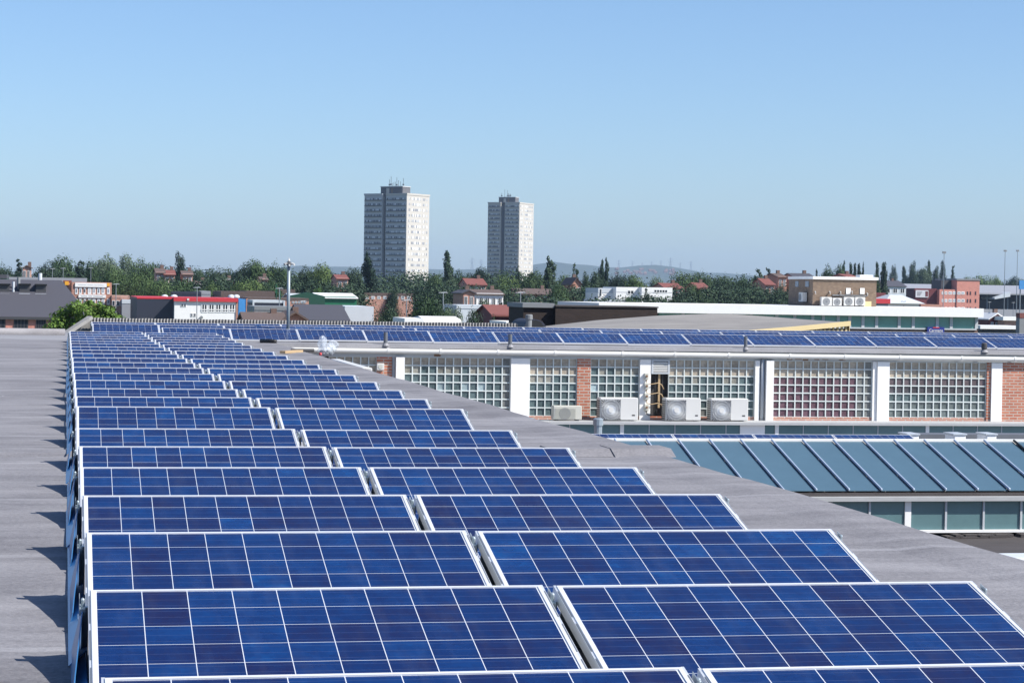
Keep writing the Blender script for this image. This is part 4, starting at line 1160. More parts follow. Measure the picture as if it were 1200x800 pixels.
# stadium behind
YT = 760.0
xa, xb, zt2 = bbox_px(1026, 1260, 337.2, YT)
t = thing('stadium', 'grey stadium stand with wide pale roof and dark open side', 'stadium', (xa, YT, 0))
L_ = xb - xa
z2 = at(1170, 343.5, YT - 10).z
MB().hexa([(0, -10, z2 - .5), (L_, -10, z2 - .5), (L_, 25, zt2 - .5), (0, 25, zt2 - .5), (0, -10, z2), (L_, -10, z2), (L_, 25, zt2 + 1.2), (0, 25, zt2 + 1.2)]).build('roof', 'grey_sheet', t)
MB().box(0, L_, 4, 30, 0, z2 - .6).build('stand', 'navy_cladding', t)
for k in range(9): MB().tube([(8 + k * 8, -7, 0), (8 + k * 8, -7, z2 - .5)], .25, 6).build('column', 'steel_far', t)
x_ = at(1168, 343, YT).x - xa
MB().hexa([(x_ - 6, -12, z2 - 2.2), (x_, -12, z2 - 1.2), (x_, 0, z2 - 1.2), (x_ - 6, 0, z2 - 2.2), (x_ - 6, -12, z2 - 1.6), (x_, -12, z2 + .5), (x_, 0, z2 + .5), (x_ - 6, 0, z2 - 1.6)]).build('roof_step', 'pale_sheet', t)
MB().box(x_ - 40, L_, -14, -13.6, 0, at(1170, 362, YT).z).build('front_wall', 'grey_sheet', t)

def mast(label, px, ytop, Y, r=.16, head='flood', group='tall lighting masts', name='light_mast', cat='light mast'):
    p_ = at(px, ytop, Y); t_ = thing(name, label, cat, (p_.x, Y, 0), 0, group); H = p_.z
    MB().tube([(0, 0, 0), (0, 0, H)], [r, r * .55], 7).build('pole', 'steel_far', t_)
    if head == 'flood':
        MB().box(-.5, .5, -.2, .2, H - .25, H + .35).build('lamp_head', 'mid_grey', t_)
    elif head == 'street':
        MB().bar((-.35, 0, H), (.35, 0, H + .06), .07, .07).build('lamp_arm', 'pale_sheet', t_)
        for s in (-1, 1): MB().box(s * .35 - .11, s * .35 + .11, -.08, .08, H - .06, H + .06).build('lamp_head', 'mid_grey', t_)
    return t_
mast('tall thin light mast rising from the salmon brick office', 1106.5, 296, 600)
mast('tall light mast above the stadium roof, left of the pair at the right edge', 1178, 294, 730)
mast('tall light mast above the stadium roof, right of the pair at the right edge', 1192.5, 294, 730)
for px, yt, Y, lab in ((26, 313, 400, 'thin lamp post between conical tree and red house at left'), (61.5, 315, 400, 'thin lamp post above the slate roof ridge, left of the twin-headed one'), (74, 314.5, 380, 'twin-headed lamp post above the slate roof end'), (106.5, 314, 420, 'pale lamp post above the white-banded office'),
                       (136, 333, 300, 'short lamp post right of the white-banded office'), (231, 337, 280, 'thin lamp post behind the red-trimmed white building'), (476.5, 352, 200, 'lamp post between the two big trees under the left tower'), (519.5, 343, 220, 'lamp post at the right end of the big trees under the left tower'), (610, 343, 190, 'lamp post by the red-roofed shed'), (1059, 353, 420, 'lamp post beside the white canopy roof'),
                       (1159.5, 354, 500, 'lamp post before the stadium, left of the red gable house'), (1187.5, 354.5, 500, 'lamp post before the stadium, right of the red gable house'), (327.5, 338, 260, 'thin grey post among the low brown roofs'), (355, 353, 240, 'thin post before the grey pitched roof')):
    mast(lab, px, yt, Y, .085, 'street', 'street lamps', 'lamp_post', 'lamp post')
p = at(1205, 339, 700)
t = thing('blue_banner', 'bright blue board at the right edge below the light mast', 'board', (p.x, 700, 0))
q = at(1205, 328.5, 700).z
MB().box(-3.2, 3.2, 0, .6, p.z, q).build('board', 'blue_panel', t)
for s in (-2.5, 2.5): MB().tube([(s, .9, 0), (s, .9, q)], .2, 6).build('post', 'steel_far', t)

# houses and white canopies right
house('red gable house with white roof side near the right edge', 1160, 1177, 366.5, 373, 330, 'maroon', 'white_paint', True, 5, 3, True, True, winmat='window_pale')
flat_building('flat_roof_annexe', 'pale brick annexe with white roof right of the red gable house', 1177, 1194, 371, 327, 2.5, 'pale_red_brick', 'white_paint', .6, over=.4)
flat_building('white_canopy', 'long white flat canopy below the red gable house', 1150, 1194, 381.5, 300, 5, 'dark_grey', 'white_paint', .5, 'canopy', over=.3)
flat_building('pale_shed', 'pale low shed between the green glass building and red gable house', 1147, 1160, 373, 345, 12, 'pale_sheet', 'white_paint', .5)
flat_building('brick_corner_block', 'dark grey block with a brick top at the right edge', 1195, 1240, 367, 290, 1.2, 'mid_grey', 'red_tile', .7)
# canopies left of the office
t, h, z_ = flat_building('white_canopy', 'broad white hipped canopy roof left of the salmon office', 1040, 1077, 355.5, 420, 12, 'white_paint', 'white_paint', .4, 'canopy')
MB().hexa([(-h - 1, -1, z_), (h + 1, -1, z_), (h + 1, 13, z_), (-h - 1, 13, z_), (-1.0, 5, z_ + 1.7), (1.5, 5, z_ + 1.7), (1.5, 7, z_ + 1.7), (-1, 7, z_ + 1.7)]).build('canopy_top', 'pale_sheet', t)
flat_building('red_shed', 'small dark red shed right of the brick rooftop hut', 1026, 1038, 343, 430, 9, 'maroon', 'maroon', .5)
flat_building('red_trim_shed', 'low shed with crimson edge right of the brick rooftop hut', 1026, 1041, 350, 400, 9, 'grey_sheet', 'red_trim', .9, over=.3)
house('long grey roof with white gable behind the white canopy', 1028, 1062, 328.5, 335, 560, 'pale_sheet', 'grey_slate', False, 12, 4)
# white modern school
t, h, z_ = flat_building('white_modern_building', 'white modern flat-roofed building among trees, right of the towers', 701, 723, 337.5, 352, 9, 'white_paint', 'pale_sheet', .8, wins=((702.5, 705, 338.5, 347, 'window_dark'),))
flat_building('white_modern_block', 'white angular block with one dark window, centre of the white buildings', 722, 752, 336.5, 350, 9, 'white_paint', 'white_paint', .8, wins=((735, 743, 339.8, 345, 'window_dark', 2),))
flat_building('white_modern_wing', 'white wing with a long dark window strip by the red roofs', 752, 788, 336.8, 348, 9, 'white_paint', 'white_paint', .8, wins=((766, 782.5, 339, 343.2, 'window_dark', 5),))
flat_building('pale_low_shed', 'pale blue low shed before the white modern building', 700, 734, 351, 330, 9, 'pale_sheet', 'pale_sheet', .4)

# distant houses
RB, SB = 'red_brick', 'pale_red_brick'
HS = [('orange brick house between the first trees on the left skyline', 27, 36, 310.5, 313, 470, SB, 'brown_tile', True),
      ('brown-roofed house under the trees left of the tall round-topped tree', 183, 193, 314, 319, 520, SB, 'brown_tile', False),
      ('red-tiled house left of the tall round-topped tree trunk', 193, 205, 316, 321, 500, RB, 'red_tile', False),
      ('pale house right of the tall round-topped tree', 214, 226, 317, 321, 520, SB, 'brown_tile', False),
      ('house with pale wall below the round light tree at left', 225, 243, 329, 333, 420, 'white_paint', 'brown_tile', False),
      ('red brick house with white side among trees left of the mast', 256, 274, 326.5, 327.5, 420, RB, 'grey_sheet', False),
      ('small house by the light green tree left of the mast', 306, 314, 324, 327, 480, SB, 'brown_tile', False),
      ('pinkish house half hidden behind the trees left of the tower', 395, 408, 321.5, 326, 700, SB, 'red_tile', False),
      ('red-tiled house alone among trees between the towers', 548, 570, 326, 333, 520, SB, 'red_tile', False),
      ('orange gable house with blue-grey roof right of the big trees', 543, 556, 339.5, 342.5, 330, RB, 'grey_slate', True),
      ('long brown-roofed terrace with white wall right of the orange gable house', 553, 590, 339, 344, 345, 'white_paint', 'brown_tile', False),
      ('brown-roofed brick semi below the right tower', 606, 650, 338, 344, 400, RB, 'brown_tile', False),
      ('tall narrow brick house by the dark columnar tree', 671, 681, 325, 333, 560, RB, 'brown_tile', True),
      ('red-roofed house behind the white wing', 779, 800, 331.5, 337, 640, SB, 'red_tile', False),
      ('red-roofed house between the broad trees right of the white wing', 818, 831, 331, 337, 620, SB, 'red_tile', False),
      ('dull red house left of the dark round trees near the brick hut', 897, 908, 326, 333, 560, SB, 'red_tile', False),
      ('brick house on the skyline left of the brick hut roof', 912, 922, 320, 324, 760, RB, 'brown_tile', False),
      ('grey-roofed house peeping over the brick hut at left', 932, 956, 320, 325, 800, SB, 'grey_slate', False),
      ('dark red roof between poplars above the brick hut', 992, 1004, 320.8, 324, 760, RB, 'red_tile', False),
      ('pale brick house front by the shrubs right of the white wing', 805, 822, 345, 349, 420, 'pale_red_brick', 'brown_tile', False)]
for lab, x0, x1, yr, ye, Y, wl, rf, gb in HS:
    if Y > 400: Y = 400 + (Y - 400) * .04
    house(lab, x0, x1, yr, ye, Y, wl, rf, gb, 9, max(2, int((x1 - x0) / 7)))

# ================================================================== LEFT AND MIDDLE DISTANCE
# slate roofed hall at the far left
YH = 185.0
xr = at(108, 371, YH).x; xl = at(-60, 371, YH).x
zr2 = at(40, 327.8, YH + 9).z; ze = at(40, 371, YH).z
xrid = at(72, 328, YH + 9).x
t = thing('slate_roof_hall', 'brick hall with big dark slate roof and roof vents at the far left', 'building', (xl, YH, 0))
MB().box(0, xr - xl - .5, .12, 17.5, 0, ze - .05).build('wall', 'salmon_brick', t)
MB().hexa([(-.5, 0, ze - .1), (xr - xl, 0, ze - .1), (xr - xl, 18, ze - .1), (-.5, 18, ze - .1), (-.5, 8.9, zr2), (xrid - xl, 8.9, zr2), (xrid - xl, 9.1, zr2), (-.5, 9.1, zr2)]).build('roof', 'grey_slate', t)
MB().box(-.5, xr - xl + .1, -.15, -.003, ze - .25, ze - .02).build('gutter', 'dark_grey', t)
for pa, pb in ((-14, 6.5), (16, 33), (42, 54), (62, 80)):
    q = rect_local((xl, YH, 0), pa, pb, 373, 394, YH)
    window(t, *q, y=.12, mat='window_dark', frame='dark_grey', fw_=.1, cols=4)
slope = (zr2 - ze) / 9
for k, (px, py) in enumerate(((5, 335), (29, 335), (48, 335.5))):
    c = at(px, py, YH + 6.5)
    v_ = MB().box(c.x - xl - .42, c.x - xl + .42, 5.9, 7.6, c.z - .55, c.z + .1).build('roof_vent', 'dark_grey', t)
    MB().box(c.x - xl - .5, c.x - xl + .5, 5.7, 7.7, c.z + .102, c.z + .2).build('vent_cap', 'black', v_)
    MB().box(c.x - xl - .45, c.x - xl + .45, 5.5, 5.897, c.z - .75, c.z - .62).build('flashing', 'pale_sheet', v_)
c = at(47, 320, YH + 9); MB().tube([(c.x - xl, 9, zr2 - .3), (c.x - xl, 9, c.z)], .17, 10).build('flue', 'pale_sheet', t)
c = at(22, 325, YH + 7); MB().tube([(c.x - xl, 6.6, zr2 - 1.5), (c.x - xl, 6.6, c.z)], .14, 10).build('vent_stack', 'mid_grey', t)
c = at(16, 330, YH + 6.5); MB().tube([(c.x - xl, 6, zr2 - 1.6), (c.x - xl, 6, c.z)], .1, 10).build('soil_pipe', 'pale_sheet', t)
flat_building('pale_roof_shed', 'pale grey flat roof seen just above the slate ridge', 8, 102, 325.2, 362, 9, 'grey_sheet', 'grey_sheet', .8)
flat_building('dark_green_shed', 'dark green shed roof corner at the far left edge', -30, 8, 321.5, 300, 12, 'dark_green', 'grey_slate', .5)

# white-banded brick office with lettering
YQ = 345.0
xa, xb, zt2 = bbox_px(84, 131, 330.8, YQ)
t = thing('white_banded_office', 'brick office with white lettered bands and white windows behind the shrub', 'office block', (xa, YQ, 0))
MB().box(0, xb - xa, 0, 14, 0, zt2).build('wall', 'red_brick', t)
q = rect_local(t.location, 88, 125, 331.5, 336.3, YQ); MB().box(q[0], q[1], -.2, -.003, q[2], q[3]).build('sign_band', 'white_paint', t)
sgx = q
for k in range(22):
    if k in (7, 13): continue
    x0_ = q[0] + .45 + k * (q[1] - q[0] - .9) / 22
    MB().box(x0_, x0_ + .2, -.23, -.203, q[2] + .32, q[3] - .3).build('letter_stroke', 'mid_grey', t)
q = rect_local(t.location, 125.3, 128.4, 331.8, 335.2, YQ); MB().box(q[0], q[1], -.2, -.003, q[2], q[3]).build('emblem', 'cloth_orange', t)
q = rect_local(t.location, 92, 124, 345.3, 348.8, YQ); MB().box(q[0], q[1], -.2, -.003, q[2], q[3]).build('sign_band', 'white_paint', t)
for k in range(18):
    if k in (5, 9): continue
    x0_ = q[0] + .4 + k * (q[1] - q[0] - .8) / 18
    MB().box(x0_, x0_ + .16, -.23, -.203, q[2] + .2, q[3] - .2).build('letter_stroke', 'mid_grey', t)
for pa, pb in ((88, 91), (92.8, 95.8), (98.2, 100.5), (103, 107), (108.5, 112), (114, 117.3), (119, 122.5), (125.5, 128.5)):
    for ya, yb in ((337, 344.5), (350, 357), (360, 367)):
        q = rect_local(t.location, pa, pb, ya, yb, YQ); window(t, *q, mat='window_pale', cols=2, fw_=.2)
flat_building('brick_low_block', 'lower red brick block right of the white-banded office', 131, 152, 346.2, 341, 9, 'red_brick', 'pale_red_brick', .4, wins=[(p_, p_ + 3.4, 352, 358.3, 'window_dark') for p_ in (131.5, 136.5, 141.3, 146)])
flat_building('pale_low_block', 'pale low block between the brick office and navy shed', 143, 160, 351, 337, 4, 'grey_sheet', 'pale_sheet', .6)
t, h, z_ = flat_building('orange_sign_gable', 'small brick gable behind the slate roof with an orange sign', 74, 84, 328.5, 350, 5, 'red_brick', 'red_tile', .3)
q = rect_local(t.location, 76, 80.5, 329.6, 334, 350); MB().box(q[0], q[1], -.4, -.003, q[2], q[3]).build('orange_sign', 'cloth_orange', t)

# navy shed, white front with red trim, blue panel
t, h, z_ = flat_building('navy_shed', 'dark navy clad shed with thin red edge left of the white front', 160.5, 205, 348.3, 302, 30, 'navy_cladding', 'red_trim', .22)
YV = 300.0
xa, xb, zt2 = bbox_px(204.5, 279, 349, YV)
t = thing('white_front_building', 'white two-storey front with bright red roof trim and row of windows', 'building', (xa, YV, 0))
MB().box(0, xb - xa, 0, 20, 0, zt2 - .5).build('wall', 'white_paint', t)
MB().box(-.1, xb - xa, -.3, 20, zt2 - .498, zt2).build('red_fascia', 'red_trim', t)
MB().box(xb - xa - .28, xb - xa - .003, -.12, -.003, 0, zt2 - .5).build('corner_strip', 'red_brick', t)
q = rect_local(t.location, 219, 221.5, 349.6, 352, YV); MB().box(q[0], q[1], -.4, -.303, q[2], q[3]).build('plaque', 'white_plastic', t)
for pa in (236, 244.3, 252.3, 260.4, 268.4):
    q = rect_local(t.location, pa, pa + 7.2, 355.8, 366, YV); window(t, *q, mat='window_dark', fw_=.14, cols=2)
    MB().box(q[0] - .02, q[1] + .02, -.1, -.08, q[2] + .30, q[2] + .42).build('transom', 'white_paint', t)
for pa, pb, ya, yb in ((212, 215, 355.5, 359.5), (215.4, 218.3, 355.5, 359.5), (223.5, 226, 366.8, 371), (227, 229.8, 366.8, 371)):
    q = rect_local(t.location, pa, pb, ya, yb, YV); window(t, *q, mat='window_dark', fw_=.07)
q = rect_local(t.location, 234.5, 237.5, 370, 373.5, YV); MB().disc_y((q[0] + q[1]) / 2, -.3, (q[2] + q[3]) / 2, .2, 12, .2).build('satellite_dish', 'mid_grey', t)
q = rect_local(t.location, 279.2, 288, 350.5, 400, YV)
MB().box(q[0], q[1], -.1, 20, 0, q[3]).build('blue_bay', 'blue_panel', t)
MB().box(q[1] + .002, q[1] + .22, -.15, 20, 0, q[3] + .1).build('bay_edge', 'red_brick', t)

# sheds and works between white front and the towers
FBL = [('dark_roof_works', 'long dark flat roof behind the red trim', 180, 236, 341.5, 340, 25, 'navy_cladding', 'navy_cladding', .4),
       ('grey_works', 'grey flat works with white domes behind the red trim', 235, 247, 341, 345, 25, 'grey_sheet', 'grey_sheet', .5),
       ('grey_works', 'mid grey works wall right of the dark flat roof', 259, 291, 341.5, 348, 20, 'grey_sheet', 'brown_tile', .9),
       ('brown_roof_works', 'low works with patchy brown and blue roof left of the mast', 289, 322, 341, 352, 20, 'mid_grey', 'brown_tile', 1.2),
       ('brown_roof_works', 'low brown works directly behind the mast', 322, 346, 339, 380, 16, 'brown_brick', 'brown_tile', .7),
       ('long_brick_works', 'long red brick works with white-topped edge behind the mast', 290, 362, 349, 300, 14, 'red_brick', 'brown_tile', .35),
       ('dark_frame_shed', 'dark blue low shed with white frame before the brick works', 297, 333, 351.8, 262, 9, 'navy_cladding', 'pale_sheet', .3),
       ('slate_low_shed', 'slate blue low shed before the white-framed shed', 298, 347, 359.2, 240, 10, 'mid_grey', 'mid_grey', .4),
       ('brown_brick_flats', 'long low brick flats with white windows below the left tower', 425, 484, 343.5, 420, 12, 'pale_red_brick', 'brown_tile', .6),
       ('white_low_shed', 'white low shed wall behind the dark tree right of the big trees', 535, 580, 357.5, 240, 9, 'pale_sheet', 'pale_sheet', .4),
       ('white_van_roof', 'white flat cabin roof under the big trees', 474, 496, 373, 110, 4, 'pale_sheet', 'white_paint', .3),
       ('white_low_roof', 'low whitish roof right of the dark tree by the wall', 593, 616, 377, 100, 4, 'brown_brick', 'white_paint', .2)]
for nm, lab, x0, x1, yt, Y, dp, wl, rf, pr in FBL:
    wins = ()
    if 'flats' in nm: wins = [(p_, p_ + 4, 347, 350.5, 'window_pale', 2) for p_ in range(428, 482, 7)]
    if nm == 'long_brick_works': wins = [(p_, p_ + 2.6, 353, 355.3, 'window_pale') for p_ in (342, 345.5, 349, 352.5, 356)]
    t, h, z_ = flat_building(nm, lab, x0, x1, yt, Y, dp, wl, rf, pr, wins=wins)
    if nm == 'dark_frame_shed':
        for s in (-1, 1): MB().box(s * h - .1, s * h + .1, -.12, -.06, 0, z_).build('frame_post', 'pale_sheet', t)
# roof domes on the grey works
for px, lab in ((193, 'left of two pale roof domes behind the red trim'), (204, 'right of two pale roof domes behind the red trim'), (271, 'left of two pale roof domes on the grey works'), (277, 'right of two pale roof domes on the grey works')):
    Yd = 335 if px < 230 else 343; p_ = at(px, 345.5, Yd)
    t = thing('roof_dome', lab, 'roof dome', (p_.x, Yd, 0), 0, 'pale roof domes')
    z0 = p_.z - .6
    MB().lathe([(.55, 0), (.55, z0)], 12).build('shaft', 'mid_grey', t)
    MB().lathe([(.62, z0), (.58, z0 + .3), (.4, z0 + .55), (.1, z0 + .66)], 12).build('cap', 'pale_sheet', t, smooth=True)
# green-roofed works
t = house('green sided works with white roof and dark green gable', 374, 418, 343.5, 348, 330, 'green_sheet', 'white_paint', False, 14, 1, False, False, 'green_works', 'building', None)
t = house('works with pale roof and dark green gable left of the green wall', 342, 376, 344, 349.5, 328, 'red_brick', 'pale_sheet', False, 14, 1, False, False, 'green_works', 'building', None)
MB().prism_y([(-2.6, 0), (2.6, 0), (2.6, 8.6), (0, 9.15), (-2.6, 8.6)], -1.5, -.2).build('green_gable', 'dark_green', t)
# green bins / tapered green stacks
for px, yt, Y, lab in ((324, 333, 300, 'dark green pointed flag post left of the mast'), (328, 340, 280, 'shorter green post close left of the mast')):
    p_ = at(px, yt, Y); t = thing('green_post', lab, 'post', (p_.x, Y, 0), 0, 'green posts by the mast')
    MB().tube([(0, 0, 0), (0, 0, p_.z)], .07, 6).build('pole', 'dark_green', t)
    MB().hexa([(-.12, -.04, p_.z - 1.2), (.12, -.04, p_.z - 1.2), (.12, .04, p_.z - 1.2), (-.12, .04, p_.z - 1.2), (-.1, -.04, p_.z), (.06, -.04, p_.z), (.06, .04, p_.z), (-.1, .04, p_.z)]).build('flag', 'green_sheet', t)
t = house('grey pitched shed roof below the green wall', 354, 408, 357.5, 374, 200, 'pale_red_brick', 'grey_slate', False, 12, 1, False, False, 'pitched_shed', 'shed', None)
flat_building('pale_pitched_shed', 'pale blue-grey sheet roof right of the grey pitched shed', 404, 438, 359, 215, 12, 'pale_sheet', 'pale_sheet', 2.2)
house('brown roof with brick chimney directly before the mast base', 290, 336, 366.5, 380, 150, SB, 'brown_tile', False, 8, 1, True, False)
house('small orange brick gable right of the mast base', 336, 356, 364.5, 372, 152, RB, 'brown_tile', True, 7, 1, True, False)
house('red-tiled shed left of the dark brown wall', 578, 612, 357.5, 368, 185, 'maroon', 'red_tile', False, 8, 1, False, False, 'red_roof_shed', 'shed', None)
t = thing('white_curved_roof', 'white low curved roof under the big trees', 'roof', (at(519, 374, 115).x, 115, 0))
zc_ = at(519, 371, 115).z
hw = at(541, 374, 115).x - at(519, 374, 115).x
MB().prism_x([(0, zc_ - .35), (4, zc_ - .35), (4, zc_ - .1), (2, zc_), (.2, zc_ - .15)], -hw, hw).build('roof', 'white_paint', t)
MB().box(-hw + .1, hw - .1, .2, 3.8, 0, zc_ - .352).build('wall', 'mid_grey', t)

# ================================================================== TREES
def leaf_cloud(seed, clumps, nleaf, size, flat=0.0):
    r_ = np.random.RandomState(seed)
    wts = np.array([c[3] * c[4] * c[5] for c in clumps]) ** .66; wts /= wts.sum()
    idx = r_.choice(len(clumps), nleaf, p=wts)
    cl = np.array(clumps)[idx]
    d = r_.normal(size=(nleaf, 3)); d /= np.linalg.norm(d, axis=1)[:, None]
    rad = r_.uniform(.55, 1.0, nleaf) ** .6 * (1 + .12 * r_.normal(size=nleaf))
    P = cl[:, :3] + d * cl[:, 3:6] * rad[:, None]
    nrm = d + r_.normal(size=(nleaf, 3)) * .33 + np.array([0, 0, .2]); nrm /= np.linalg.norm(nrm, axis=1)[:, None]
    a = np.cross(nrm, r_.normal(size=(nleaf, 3))); a /= np.linalg.norm(a, axis=1)[:, None]
    b2 = np.cross(nrm, a)
    s = size * r_.uniform(.6, 1.35, nleaf)[:, None]
    V = np.stack([P - a * s, P - b2 * s * .6, P + a * s, P + b2 * s * .6], 1).reshape(-1, 3)
    me = bpy.data.meshes.new('crown')
    me.from_pydata(V.tolist(), [], [(4 * i, 4 * i + 1, 4 * i + 2, 4 * i + 3) for i in range(nleaf)])
    return me
def clumps_round(seed, wr=.5, zlo=.25, n=26, spread=1.0):
    # lobes sit on an uneven dome, so the top stays broad and rounded
    r_ = random.Random(seed); out = []; zc = .56; hz_ = .30
    for k in range(n):
        th = r_.uniform(0, 6.28); el = math.asin(r_.uniform(-.75, .99)); q = r_.uniform(.62, 1.0)
        s = r_.uniform(.10, .19)
        out.append((wr * .78 * q * math.cos(el) * math.cos(th), wr * .78 * q * math.cos(el) * math.sin(th), zc + hz_ * q * math.sin(el), s * 1.2, s * 1.2, s * .9))
    out.append((0, 0, zc, wr * .6, wr * .6, .27))
    out.append((wr * .2, 0, zc + .26, wr * .3, wr * .3, .14))
    return out
def clumps_col(seed, wr=.14, n=26, cone=False):
    r_ = random.Random(seed); out = []
    for k in range(n):
        zz = .12 + .84 * k / n + r_.uniform(-.02, .02)
        pr = (1.05 - zz) ** .8 if cone else min(1, math.sin(math.pi * min(.97, zz * .86 + .1)) ** .6)
        th = r_.uniform(0, 6.28); rr = wr * pr * r_.uniform(.2, .75); s = max(.02, wr * pr * r_.uniform(.45, .7))
        out.append((rr * math.cos(th), rr * math.sin(th), zz, s, s, s * r_.uniform(.8, 1.5) * (.7 if cone else 1.1)))
    out.append((0, 0, .5, wr * .4, wr * .4, .38))
    return out
SC = 12.0   # prototypes are 12 m tall
CROWNS = {}
def crown(kind, v):
    key = (kind, v)
    if key in CROWNS: return CROWNS[key]
    sd = v * 13 + len(kind)
    if kind == 'round': cl = clumps_round(sd, .46, .22, 34); n = 11000; ls = .19
    elif kind == 'wide': cl = clumps_round(sd + 3, .62, .2, 36); n = 12000; ls = .19
    elif kind == 'poplar': cl = clumps_col(sd, .12, 30); n = 6000; ls = .18
    elif kind == 'oval': cl = clumps_col(sd + 5, .24, 30); n = 8000; ls = .19
    else: cl = clumps_col(sd, .25, 34, True); n = 8000; ls = .18
    cl = [tuple(q * SC for q in c) for c in cl]
    me = leaf_cloud(sd + 100, cl, n, ls)
    CROWNS[key] = me; return me
TR = {}
def trunk_mesh(kind):
    if kind in TR: return TR[kind]
    b = MB(); r_ = random.Random(9)
    b.tube([(0, 0, -.05), (.05, .02, .15 * SC), (-.05, .05, .45 * SC), (.02, 0, .8 * SC)], [.3, .22, .15, .05], 7)
    for k in range(7):
        th = k * 2.4; z0 = SC * (.25 + .07 * k); ln = SC * (.22 if kind in ('round', 'wide') else .08)
        b.tube([(0, 0, z0), (ln * .5 * math.cos(th), ln * .5 * math.sin(th), z0 + ln * .35), (ln * math.cos(th), ln * math.sin(th), z0 + ln * .8)], [.1, .07, .03], 5)
    me = bpy.data.meshes.new('trunk'); me.from_pydata(b.v, [], b.f); me.materials.append(M['bark'])
    TR[kind] = me; return me
WREL = {'round': .80, 'wide': 1.0, 'poplar': .21, 'oval': .45, 'cone': .36}
tcount = [0]
def tree(label, px, ytop, wpx, kind, Y, leaf='leaf_mid', name='tree', base_px=None, group='trees of the town skyline'):
    tcount[0] += 1; v = tcount[0] % 4
    p_ = at(px, ytop, Y); H = p_.z
    t = thing(name, label, 'tree', (p_.x, Y, 0), tcount[0] * 1.7, group)
    wd = wpx * Y * 1.03 / F
    sx = wd / (WREL[kind] * SC)
    t.scale = (sx, sx, H / (SC * .99))
    me = crown(kind, v)
    if not me.materials: me.materials.append(M[leaf])
    c = bpy.data.objects.new('crown', me); C.objects.link(c); c.parent = t
    c.material_slots[0].link = 'OBJECT'; c.material_slots[0].material = M[leaf]
    k = bpy.data.objects.new('trunk', trunk_mesh(kind)); C.objects.link(k); k.parent = t
    return t
D, MI, LI, GR, BR = 'leaf_dark', 'leaf_mid', 'leaf_light', 'leaf_grey', 'leaf_bright'
